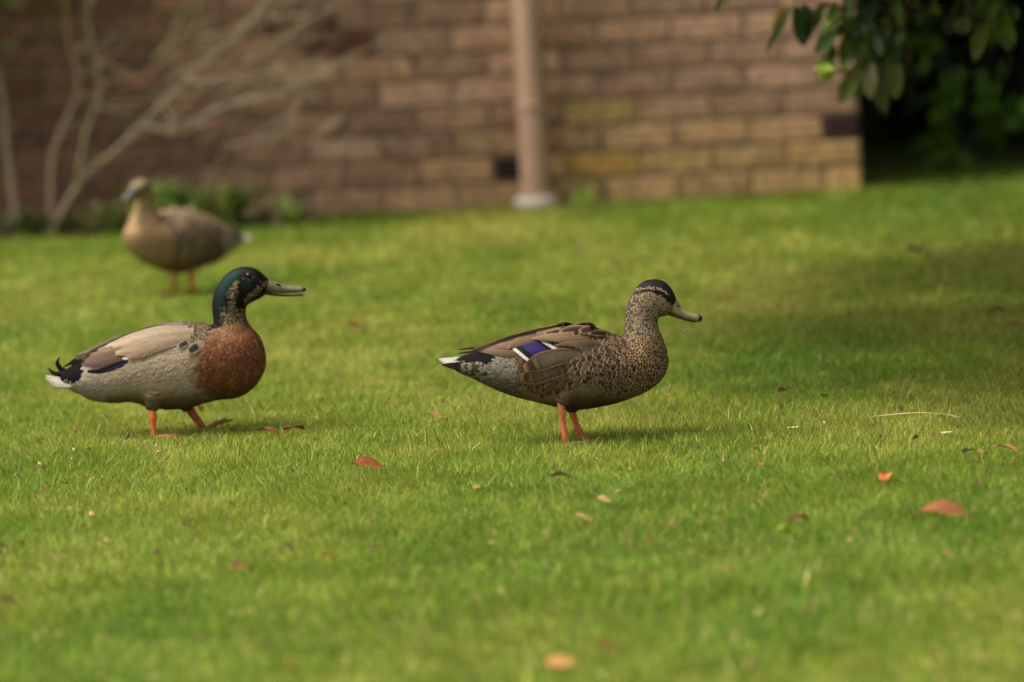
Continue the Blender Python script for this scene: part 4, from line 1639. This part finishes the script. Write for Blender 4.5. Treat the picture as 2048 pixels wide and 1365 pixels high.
def hen_wings(d, dy=lambda X: 0.0, far=False):
    w = d.wings()

    def S(pts):
        return [(X, Y + dy(X)) for X, Y in pts]

    def band(c, e=None, dark=None):
        e = e or tuple(min(255, q * 1.25) for q in c)
        dk = dark or tuple(q * 0.84 for q in c)
        if far:
            k = d.rr.uniform(0.35, 0.85)
            c, dk, e = tuple(q * k for q in c), tuple(q * 0.75 * k for q in dk), (224, 200, 168)
        return lambda u, v: mixc(mixc(c, dk, sm(0.3, -0.9, v) * 0.8), e, max(sm(0.75, 0.97, v), sm(0.92, 1.0, u)) * 0.85)

    def dark(c=(64, 49, 37), e=(156, 126, 92)):
        return lambda u, v: mixc(c, e, sm(0.62, 0.86, max(abs(v), abs(u - 0.5) * 2.0)))

    def flank(c, e=(158, 122, 82), inner=(76, 59, 43)):
        def f(u, v):
            r = max(abs(v), (u - 0.15) / 0.85)
            k = mixc(c, inner, sm(0.45, 0.75, r))
            k = mixc(k, (146, 124, 94), 0.45 * sm(0.2, 0.9, math.sin(r * 46)) * sm(0.75, 0.5, r))
            return mixc(k, e, max(sm(0.86, 0.96, r), 0.8 * sm(0.07, 0.02, abs(r - 0.70))))
        return f
    d.feather('primary_feather', S([(700, 600), (560, 602), (440, 590), (320, 574)]), [24, 24, 17, 3], band((120, 95, 72), (160, 132, 104)), 5, w, 60)
    d.feather('primary_feather', S([(820, 520), (560, 545), (350, 562), (200, 577)]), [40, 32, 13, 1.5], band((110, 86, 66), (160, 134, 106)), 9, w, 56)
    n = 11
    for i in range(n):
        t = i / (n - 1)
        a = (812 + 86 * t, 520 + 52 * t)
        b = (598 + 92 * t, 574 + 78 * t)
        mid = ((a[0] + b[0]) / 2, (a[1] + b[1]) / 2 - 4)

        def sc(u, v):
            u = u - 0.035 * v
            if u < 0.10:
                return (232, 226, 212)
            if u < 0.20:
                return (20, 17, 20)
            if u < 0.70:
                return mixc((70, 54, 128), (50, 38, 98), (v + 1) / 2)
            if u < 0.89:
                return (18, 15, 17)
            return (238, 232, 220)
        d.feather('speculum_feather', S([a, mid, b]), [10, 10, 9], sc, 9 + i * 0.5, w, nu=36)
    d.feather('tertial_feather', S([(900, 478), (760, 490), (640, 526), (560, 565)]), [20, 30, 35, 10], band((128, 99, 72), (150, 122, 94), (92, 68, 48)), 20, w)
    d.feather('tertial_feather', S([(930, 455), (720, 490), (520, 535), (335, 566)]), [34, 42, 36, 4], band((138, 111, 85), (176, 150, 122), (112, 88, 66)), 18, w, 50)
    d.feather('tertial_feather', S([(950, 420), (800, 452), (640, 490), (480, 530)]), [22, 27, 24, 4], band((156, 130, 103), (196, 172, 144)), 21, w, 30)
    d.feather('covert_feather', S([(1120, 498), (980, 508), (850, 502), (760, 498)]), [30, 28, 15, 5], band((132, 107, 80), (160, 132, 100)), 24, w)
    d.feather('covert_feather', S([(1130, 470), (980, 490), (840, 492), (730, 500)]), [30, 36, 26, 6], band((140, 114, 86), (168, 138, 106)), 26, w)
    d.feather('covert_feather', S([(1180, 530), (1060, 536), (960, 536), (893, 545)]), [22, 23, 15, 6], band((124, 100, 76), (158, 124, 86)), 25, w)
    d.feather('scapular_feather', S([(1130, 440), (1040, 448), (980, 455), (912, 466)]), [24, 42, 42, 14], dark(), 30, w)
    d.feather('scapular_feather', S([(925, 452), (870, 465), (808, 468)]), [14, 24, 10], dark(), 28, w)
    d.feather('scapular_feather', S([(790, 444), (740, 455), (686, 458)]), [8, 16, 6], dark(), 26, w)
    d.feather('scapular_feather', S([(1170, 440), (1110, 440), (1045, 452)]), [18, 30, 14], dark((70, 54, 41)), 32, w)
    d.feather('scapular_feather', S([(1010, 408), (950, 404), (884, 414)]), [8, 18, 6], dark((52, 40, 31), (120, 94, 68)), 26, w, 30)
    d.feather('scapular_feather', S([(1160, 418), (1110, 406), (1030, 408)]), [8, 18, 6], dark((44, 34, 27), (110, 86, 62)), 24, w, 30)
    d.feather('scapular_feather', S([(1250, 470), (1180, 462), (1110, 466)]), [14, 22, 9], dark((58, 44, 34)), 24, w)
    d.feather('flank_feather', S([(1030, 800), (960, 820), (880, 846)]), [24, 34, 18], flank((92, 76, 58)), 6, w)
    d.feather('flank_feather', S([(970, 770), (850, 790), (760, 806), (688, 812)]), [28, 40, 38, 20], flank((96, 80, 60)), 8, w)
    d.feather('flank_feather', S([(980, 700), (850, 730), (740, 762), (650, 760)]), [36, 52, 52, 24], flank((104, 88, 68)), 13, w)
    d.feather('flank_feather', S([(1060, 606), (900, 626), (780, 662), (676, 706)]), [38, 58, 62, 28], flank((116, 100, 79)), 18, w)
    return w


def hen_tail(d, dy=lambda X: 0.0, far=False):
    t = bpy.data.objects.new('tail', None)
    t.empty_display_size = 0.02
    COL.objects.link(t)
    t.parent = d.root
    for i in range(6):
        c = (300, 290, 266) if i < 4 or far else (58, 48, 38)
        d.feather('tail_feather', [(450, 660 + i * 8 + dy(450)), (270, 648 + i * 8 + dy(270)), (74 + i * 10, 644 + i * 8 + dy(74))], [22, 21, 4],
                  lambda u, v, c=c: mixc(c, (96, 80, 62), max(sm(-0.1, -0.9, v) * 0.5, sm(0.9, 1.0, u) * 0.8)), 0, [t, t], ycurve=(44 + i * 6, 12 + i * 14), cup=0.1)
    return t


def hen():
    d = Duck('mallard_hen', 'brown speckled duck with violet wing patch and dark cap standing on the lawn', (1124, 890), (850, 530), 47)
    parts = [loft(HEN_BODY), loft(HEN_HEAD, 5, 24), thigh(975, 840, 932, 952, 86, 42, -150), thigh(1000, 900, 1008, 1004, 70, 40, 140)]
    d.pl = 0.58
    d.body(parts, hen_paint, [(1700, 270), (1580, 215), (1490, 270), (1475, 400), (1465, 540), (1380, 650), (1100, 700), (700, 690), (400, 690), (140, 672)])
    hen_bill(d, [(1672, 200, 1648, 306, 44), (1700, 224, 1668, 320, 46), (1738, 264, 1706, 338, 42), (1780, 298, 1755, 360, 40), (1826, 320, 1808, 377, 43), (1858, 334, 1846, 385, 40), (1880, 344, 1872, 385, 28), (1892, 354, 1888, 374, 8)],
             [(1640, 306, 1634, 332, 34), (1680, 324, 1672, 345, 36), (1730, 346, 1722, 362, 33), (1790, 365, 1784, 380, 33), (1836, 376, 1832, 390, 30), (1862, 378, 1860, 388, 12)], 1892, (1722, 272))
    d.eye(1565, 171, 16)
    hen_wings(d)
    hen_tail(d)
    d.leg([(925, 905, 24), (926, 950, 26), (931, 1000, 25), (939, 1075, 21), (951, 1150, 24), (966, 1235, 18)], -165, ((194, 112, 70), (192, 100, 56), (74, 62, 52)), 0.0)
    d.leg([(1000, 965, 30), (1008, 1010, 27), (1030, 1080, 22), (1050, 1130, 26), (1070, 1190, 20)], 160, ((196, 102, 54), (188, 96, 50), (150, 80, 50)), 0.1)
    return d


HEN = hen()


# ---------------- buff duck farther back, turned towards the camera
def far_duck():
    sh = lambda X: 0.10 * (1100 - X)

    def paint(X, Y, y, rr):
        if X > 1300 and Y < 400:
            q = dict(L=26, W=10, c0=(108, 93, 69), c1=(154, 136, 104))
            if Y < 150 + rr.gauss(0, 8) and rr.random() < 0.7:
                q.update(c0=(96, 82, 62), c1=(140, 124, 96))
            elif Y > 215 and rr.random() < 0.6:
                q.update(c0=(150, 124, 70), c1=(178, 152, 92))
            return q
        Yb = Y - sh(X)
        if X < 500 and Yb < 680:
            return dict(L=60, W=20, c0=(70, 56, 44), c1=(120, 100, 78))
        if X < 640:
            return dict(L=52, W=20, c0=(140, 122, 96), c1=(182, 164, 136))
        if X > 1330:
            v = rr.uniform(0.9, 1.1)
            return dict(L=44, W=15, c0=tuple(v * c for c in (128, 99, 64)), c1=tuple(v * c for c in (186, 152, 108)), style=4)
        if Yb > 860:
            return dict(L=50, W=18, c0=(116, 92, 60), c1=(142, 116, 78))
        v = rr.uniform(0.85, 1.15)
        return dict(L=78, W=30, c0=tuple(v * c for c in (70, 56, 42)), c1=tuple(v * c for c in (184, 156, 120)), style=1, r0=0.7)
    loc = ground(376, 590)
    d = Duck('female_duck', 'buff brown duck standing behind the drake with its breast turned to the lawn', (1124, 881), (850, 530), 59, k=HEN.k * 1.0, loc=loc, yaw=math.radians(180 + 50))
    d.roll = 0.0
    d.N = 14000
    Bd = [(a, b + sh(a), c, e + sh(c), w) for (a, b, c, e, w) in HEN_BODY]
    Hd = [(1215, 560, 1640, 620, 170), (1275, 490, 1600, 500, 140), (1308, 410, 1548, 410, 104), (1326, 340, 1512, 340, 84), (1334, 270, 1502, 285, 76), (1342, 205, 1512, 250, 78), (1370, 152, 1532, 236, 80),
          (1418, 118, 1548, 226, 80), (1470, 112, 1556, 216, 76), (1522, 134, 1564, 206, 66), (1552, 162, 1570, 200, 46)]
    parts = [loft(Bd), loft(Hd, 5, 24), thigh(1000, 860, 985, 965, 64, 30, -120), thigh(1010, 860, 1010, 965, 64, 30, 120)]
    d.body(parts, paint, [(1560, 180), (1460, 170), (1420, 240), (1420, 360), (1410, 500), (1330, 640), (1100, 720), (700, 740), (400, 760), (140, 772)])

    def bc(X, Y, y):
        return (96, 90, 82)
    d.lathe_bill('upper_bill', [(1535, 150, 1525, 224, 42), (1570, 172, 1548, 240, 42), (1615, 205, 1590, 258, 40), (1665, 236, 1645, 278, 43), (1695, 256, 1682, 288, 34), (1708, 270, 1702, 284, 8)], bc)
    d.lathe_bill('lower_bill', [(1520, 222, 1514, 240, 34), (1575, 248, 1567, 260, 36), (1640, 278, 1634, 286, 34), (1684, 290, 1680, 296, 16)], lambda X, Y, y: (80, 72, 62))
    d.eye(1478, 168, 13)
    w = hen_wings(d, sh, True)
    hen_tail(d, sh, True)
    d.leg([(980, 930, 30), (984, 985, 28), (1000, 1080, 24), (1010, 1150, 22), (1010, 1226, 18)], -110, ((190, 92, 44), (170, 78, 40), (150, 74, 46)), 0.0)
    d.leg([(1010, 930, 30), (1012, 985, 28), (1014, 1080, 24), (1000, 1150, 22), (990, 1226, 18)], 120, ((190, 92, 44), (170, 78, 40), (150, 74, 46)), 0.2)


far_duck()

# ------------------------------------------------------------------ litter on the lawn
def litter_leaf(name, u, v, Lpx, ratio, yaw, tilt, roll_, c, label, curl=0.7, group=None, lift=0.016, cat='leaf'):
    p = ground(u, v, 0.012)
    s = FPX / depth(p)
    L = Lpx / s
    V, F, C = leaf_mesh(L, L * ratio, curl, [q * 0.78 for q in lin(c)], int(u * 7 + v), None, 0.45, 0.22, [q * 0.5 for q in lin(c)])
    V = np.array(V)
    if Lpx > 70:
        V[:, 2] *= 0.55
    V[:, 0] -= V[:, 0].mean()
    V[:, 2] -= V[:, 2].min()
    o = mesh_np(name, V, F, M_DRY, None, np.array(C))
    o.rotation_euler = (math.radians(roll_ * 0.5), math.radians(tilt), math.radians(yaw))
    o.location = (p.x, p.y, 0.011)
    tag(o, label, cat, group)


RED, BRN, TAN, DRK, ORG = (132, 78, 48), (126, 82, 54), (196, 160, 108), (78, 58, 44), (206, 122, 62)
LL = [
    (540, 874, 48, .34, 5, -6, 25, RED, 'thin red-brown dead leaf lying flat just right of the drake'),
    (594, 868, 44, .46, 20, -20, -35, (118, 62, 34), 'curled red-brown leaf touching the thin one right of the drake'),
    (738, 938, 74, .40, 8, 0, 55, (150, 82, 44), 'jagged orange-red dead leaf on the open grass between drake and hen'),
    (877, 843, 40, .42, 0, 0, 30, (176, 138, 84), 'tan curled leaf on the grass behind the hen\'s tail'),
    (1770, 962, 42, .62, 80, -35, 10, (196, 116, 62), 'bright orange folded leaf standing up in the shaded grass'),
    (1888, 1036, 112, .44, 8, -4, 50, (158, 100, 62), 'large brown curled leaf, the widest on the lawn'),
    (1600, 1046, 46, .55, 20, -10, 50, (112, 62, 38), 'dark red crumpled leaf above the yellow-green one'),
    (1566, 1072, 46, .52, 40, 10, 20, (178, 186, 52), 'yellow-green fallen leaf below the dark red one'),
    (1210, 1303, 46, .48, 0, 0, 30, (150, 76, 44), 'small rusty leaf beside the large tan leaf'),
    (1128, 1336, 84, .48, 20, -10, 30, (206, 150, 84), 'large tan-orange leaf lying on bright short grass'),
    (1162, 1046, 48, .30, 10, 0, 30, (206, 176, 116), 'slim straw-coloured leaf below the hen'),
    (1124, 962, 46, .34, 22, -12, 20, DRK, 'dark brown narrow leaf just below the hen\'s feet'),
    (1212, 1011, 40, .36, -10, 0, 30, TAN, 'pale tan leaf between the hen and the slim straw leaf'),
    (960, 983, 32, .36, 5, 0, 20, (190, 150, 96), 'small tan leaf below the hen\'s tail'),
    (715, 666, 46, .34, 10, 0, 30, (124, 78, 48), 'blurred brown leaf in the grass beyond the gap between drake and hen'),
    (1836, 517, 58, .30, 0, 0, 20, (66, 66, 40), 'dark olive leaf lying far back in the tree\'s shade'),
    (1360, 487, 46, .26, 15, 0, 20, (196, 188, 150), 'pale dry leaf far back in front of the brick wall'),
    (1158, 492, 34, .3, 0, 0, 20, (176, 160, 110), 'faint straw leaf far back below the drainpipe'),
    (1995, 629, 34, .6, 0, -20, 30, (96, 54, 36), 'dark red leaf deep in the tree\'s shade'),
    (2034, 660, 38, .36, 0, 0, 20, (160, 118, 70), 'tan leaf deep in the tree\'s shade'),
    (1450, 600, 26, .6, 40, -20, 20, (150, 84, 52), 'small rusty leaf beyond the hen\'s bill'),
    (1566, 788, 26, .6, 30, -30, 40, (90, 52, 34), 'small dark curled leaf right of the hen\'s breast'),
    (1940, 906, 24, .7, 0, -30, 40, (58, 44, 36), 'blackish crumpled leaf beside a tan one'),
    (1966, 910, 24, .5, 0, 0, 20, (176, 136, 92), 'short tan leaf next to the blackish crumpled one'),
    (2014, 912, 58, .30, 2, 0, 30, (186, 138, 92), 'long tan leaf beside the short tan one'),
    (1524, 931, 22, .6, 60, -30, 10, (166, 108, 60), 'tiny brown leaf standing in the grass right of the hen'),
    (1371, 857, 20, .6, 60, -20, 20, (186, 128, 82), 'tiny pinkish leaf in the hen\'s shadow'),
    (1490, 1143 - 0, 1, .4, 0, 0, 0, TAN, ''),
    (487, 1145, 46, .44, 10, 0, 30, (140, 92, 60), 'blurred brown leaf low on the lawn below the drake'),
    (656, 1120, 28, .5, 20, 0, 20, (160, 80, 46), 'blurred small red leaf below the orange-red one'),
    (576, 1100, 26, .6, 0, 0, 20, (92, 74, 58), 'blurred grey-brown leaf beside the small red one'),
    (318, 1115, 24, .6, 0, 0, 20, (92, 78, 52), 'blurred dull brown leaf below the drake\'s near foot'),
    (20, 1214, 40, .5, 10, 0, 20, (104, 82, 50), 'blurred dull leaf at the lawn\'s edge far below the drake\'s tail'),
    (582, 1336, 30, .6, 30, 0, 20, (196, 156, 86), 'blurred tan leaf on the dark green patch of lawn'),
    (1458, 1146, 24, .8, 30, 0, 20, (204, 144, 70), 'blurred small orange leaf below the yellow-green one'),
    (1893, 1120, 34, .5, 0, 0, 20, (186, 146, 88), 'blurred tan leaf below the widest brown leaf'),
    (1240, 990, 20, .7, 30, -20, 20, (200, 160, 110), 'tiny tan leaf above the pale tan one'),
    (590, 945, 18, .6, 70, -40, 0, (92, 70, 50), 'small brown seed husk standing below the red-brown leaves'),
    (1960, 975, 34, .4, 50, -20, 20, (120, 98, 78), 'grey-brown withered leaf right of the orange folded leaf'),
    (1980, 990, 24, .4, 80, -30, 20, (140, 104, 74), 'small withered leaf beside the grey-brown one'),
    (1030, 1160, 22, .5, 30, 0, 20, (190, 140, 84), 'blurred speck of tan leaf in the middle of the lower lawn'),
    (1345, 1060, 26, .4, 10, 0, 20, (188, 130, 84), 'small pinkish-tan leaf right of the slim straw leaf'),
    (1910, 842, 22, .3, 0, 0, 0, (200, 178, 128), 'scrap of dry leaf at the end of the long straw'),
]
for (u, v, L, ra, yw, tl, rl, c, lab) in LL:
    if lab:
        litter_leaf('fallen_leaf', u, v, L, ra, yw, tl, rl, c, lab)
litter_leaf('fallen_leaf', 393, 822, 30, 0.6, -30, 25, -30, (120, 70, 50), 'brown upturned leaf behind the drake\'s far leg', 0.8)


def crumb(u, v, spx, c, label, z=0.011, group=None, name='bread_crumb', p=None):
    p = p or ground(u, v, z)
    s = FPX / depth(p)
    r = spx / s / 2
    rr = random.Random(int(u + v))
    V, F = [], []
    nu, nv = 3, 6
    for i in range(nu + 1):
        a = math.pi * i / nu
        for j in range(nv):
            b = 2 * math.pi * j / nv
            k = r * rr.uniform(0.45, 1.15)
            V.append((k * 1.25 * math.sin(a) * math.cos(b), k * 0.9 * math.sin(a) * math.sin(b), k * 0.5 * math.cos(a)))
    for i in range(nu):
        for j in range(nv):
            F.append((i * nv + j, i * nv + (j + 1) % nv, (i + 1) * nv + (j + 1) % nv, (i + 1) * nv + j))
    o = mesh_np(name, np.array(V), F, M_CRUMB, None, np.array([lin(c)] * len(V)) * 0.62 * np.random.default_rng(int(u)).uniform(0.8, 1.15, (len(V), 1)))
    o.location = p
    o.rotation_euler = (rr.uniform(0, 1), rr.uniform(0, 1), rr.uniform(0, 6))
    tag(o, label, 'crumb', group)


WH, CR = (226, 210, 178), (222, 172, 106)
crumb(312, 893, 13, WH, 'white piece of bread below the drake\'s near foot')
crumb(321, 903, 17, CR, 'orange crust of bread touching the white piece below the drake')
crumb(82, 930, 20, (200, 160, 104), 'lone brownish bread crumb on the grass below the drake\'s tail')
crumb(148, 900, 11, WH, 'pale crumb, upper of the pair left of the plantain stalk')
crumb(143, 917, 10, WH, 'pale crumb, lower of the pair left of the plantain stalk')
crumb(30, 951, 8, (220, 214, 196), 'tiny white crumb below the lone brownish one')
crumb(186, 1030, 18, (206, 170, 110), 'blurred tan crumb on the yellowish grass')
crumb(142, 1020, 24, (206, 178, 116), 'wide blurred pale crumb next to the tan one')
crumb(1649, 846, 10, (230, 214, 180), 'whitish crumb on the grass left of the long straw')
crumb(1372, 664, 14, (222, 176, 120), 'crumb falling through the air just under the hen\'s bill', p=at_y(1372, 664, HEN.P.y))
crumb(1750, 925, 9, (220, 200, 150), 'small pale crumb above the orange folded leaf')
crumb(1195, 918, 9, (226, 190, 130), 'small cream crumb below the hen\'s near foot')
crumb(1130, 917, 5, (230, 224, 206), 'white speck under the hen\'s near foot')
crumb(734, 804, 9, (214, 180, 120), 'small tan crumb on the grass between drake and hen')
crumb(944, 1038, 9, (220, 214, 190), 'small white speck below the hen\'s tail and tan leaf')
crumb(1500, 1335, 30, (190, 160, 110), 'large blurred tan crumb on the lowest bright grass')


def stalk(name, pts, r0, r1, c, label, cat, head=None):
    P = []
    for (u, v, z) in pts:
        P.append(ground(u, v, z))
    b = Vector((P[0].x, P[0].y, 0))
    m = MB()
    m.tube([p - b for p in P], [r0 + (r1 - r0) * i / (len(P) - 1) for i in range(len(P))], 6, lin(c), 4)
    root = empty(name, b)
    m.build('stem', M_DRY, root)
    if head:
        m = MB()
        e = P[-1] - b
        d = (P[-1] - P[-2]).normalized()
        m.tube([e - d * 0.004, e + d * 0.004, e + d * 0.014, e + d * 0.02], [0.0012, 0.003, 0.0028, 0.0008], 7, lin(head), 2)
        m.build('seed_head', M_DRY, root)
    tag(root, label, cat)


stalk('dry_straw', [(1742, 834, .012), (1790, 829, .022), (1840, 826, .026), (1890, 829, .02), (1924, 836, .012)], 0.0011, 0.0009, (214, 192, 136), 'long arched dry straw lying on the shaded grass', 'straw')
stalk('plantain_stalk', [(196, 940, .0), (225, 918, .02), (243, 898, .045), (252, 878, .062)], 0.0013, 0.0009, (142, 140, 92), 'tilted plantain stalk with a dark seed head below the drake', 'stalk', (84, 72, 54))
stalk('dry_straw', [(1575, 856, .012), (1598, 854, .016)], 0.0016, 0.0012, (220, 204, 160), 'short pale straw on the grass right of the hen', 'straw')
stalk('dry_straw', [(1884, 866, .012), (1903, 864, .015)], 0.0018, 0.0012, (224, 218, 204), 'short whitish straw below the long arched one', 'straw')
stalk('grass_stalk', [(662, 640, .0), (660, 618, .02), (661, 596, .045), (662, 584, .05)], 0.0012, 0.0009, (98, 96, 50), 'thin upright grass stalk with dark tip right of the drake\'s bill', 'stalk', (60, 54, 36))


def broad_blades():
    """taller broad blades standing proud of the turf, some traced, some scattered"""
    rr = random.Random(17)
    m = MB()
    spots = [(1255, 872, 0.035, 0.9), (1290, 893, 0.03, -0.6), (225, 905, 0.04, 0.6), (1960, 660, 0.07, -0.4), (2040, 640, 0.06, 0.2), (1480, 605, 0.06, 0.5), (1435, 600, 0.05, -0.3), (690, 840, 0.04, 0.2), (800, 800, 0.045, 0.5), (760, 812, 0.04, -0.3)]
    for k in range(2600):
        spots.append((rr.uniform(-40, 2090), rr.uniform(470, 1365) if k % 3 == 0 else rr.uniform(640, 1000), rr.uniform(0.02, 0.042), rr.uniform(-1, 1)))
    for (u, v, h, ln) in spots:
        p = ground(u, v)
        a = rr.uniform(0, math.pi)
        s = Vector((math.cos(a), math.sin(a), 0)) * rr.uniform(0.0007, 0.0015)
        d = Vector((ln, rr.uniform(-.5, .5), 0)) * h
        c = lin(rr.choice([(104, 140, 44), (128, 158, 60), (92, 124, 40), (150, 160, 80)]))
        V, F = [], []
        for i, t in enumerate((0, .4, .75, 1)):
            q = p + d * t * t * 0.9 + Vector((0, 0, h * (t - 0.25 * t * t)))
            w = (0.7, 1, 0.8, 0.05)[i]
            V += [q - s * w, q + s * w]
            if i:
                F.append((2 * i - 2, 2 * i - 1, 2 * i + 1, 2 * i))
        m.add(V, F, c)
    o = m.build('tall_grass', M_GRASS)
    tag(o, 'scattered taller broad grass blades standing above the lawn', 'grass', kind='stuff')


broad_blades()


def scraps():
    """small scraps of dead leaf, look-alikes strewn over the lawn"""
    rr = random.Random(23)
    protos = []
    for k, c in enumerate([(120, 84, 54), (150, 112, 72), (96, 72, 52), (176, 146, 100), (134, 80, 50), (170, 134, 84)]):
        V, F, C = leaf_mesh(1.0, rr.uniform(0.35, 0.6), rr.uniform(0.3, 1.2), [q * 0.8 for q in lin(c)], 300 + k, None, 0.5, 0.25, None)
        V = np.array(V)
        V[:, 0] -= 0.5
        o = mesh_np('leaf_scrap', V, F, M_DRY, None, np.array(C))
        protos.append(o)
    for k in range(108):
        src = protos[k % 6]
        o = src if k < 6 else src.copy()
        if k >= 6:
            COL.objects.link(o)
        v = rr.uniform(470, 1350) if k % 2 else rr.uniform(760, 1100)
        p = ground(rr.uniform(0, 2048), v, 0.012)
        s = FPX / depth(p)
        o.location = p
        o.scale = [rr.uniform(9, 25) / s] * 3
        o.rotation_euler = (rr.uniform(-.7, .7), rr.uniform(-.6, .6), rr.uniform(0, 6.3))
        kn = ('dull brown', 'light brown', 'dark grey-brown', 'pale straw', 'rusty', 'ochre')[k % 6]
        tag(o, 'tiny %s scrap of dead leaf in the grass' % kn, 'leaf scrap', 'tiny %s leaf scraps strewn over the lawn' % kn)


scraps()
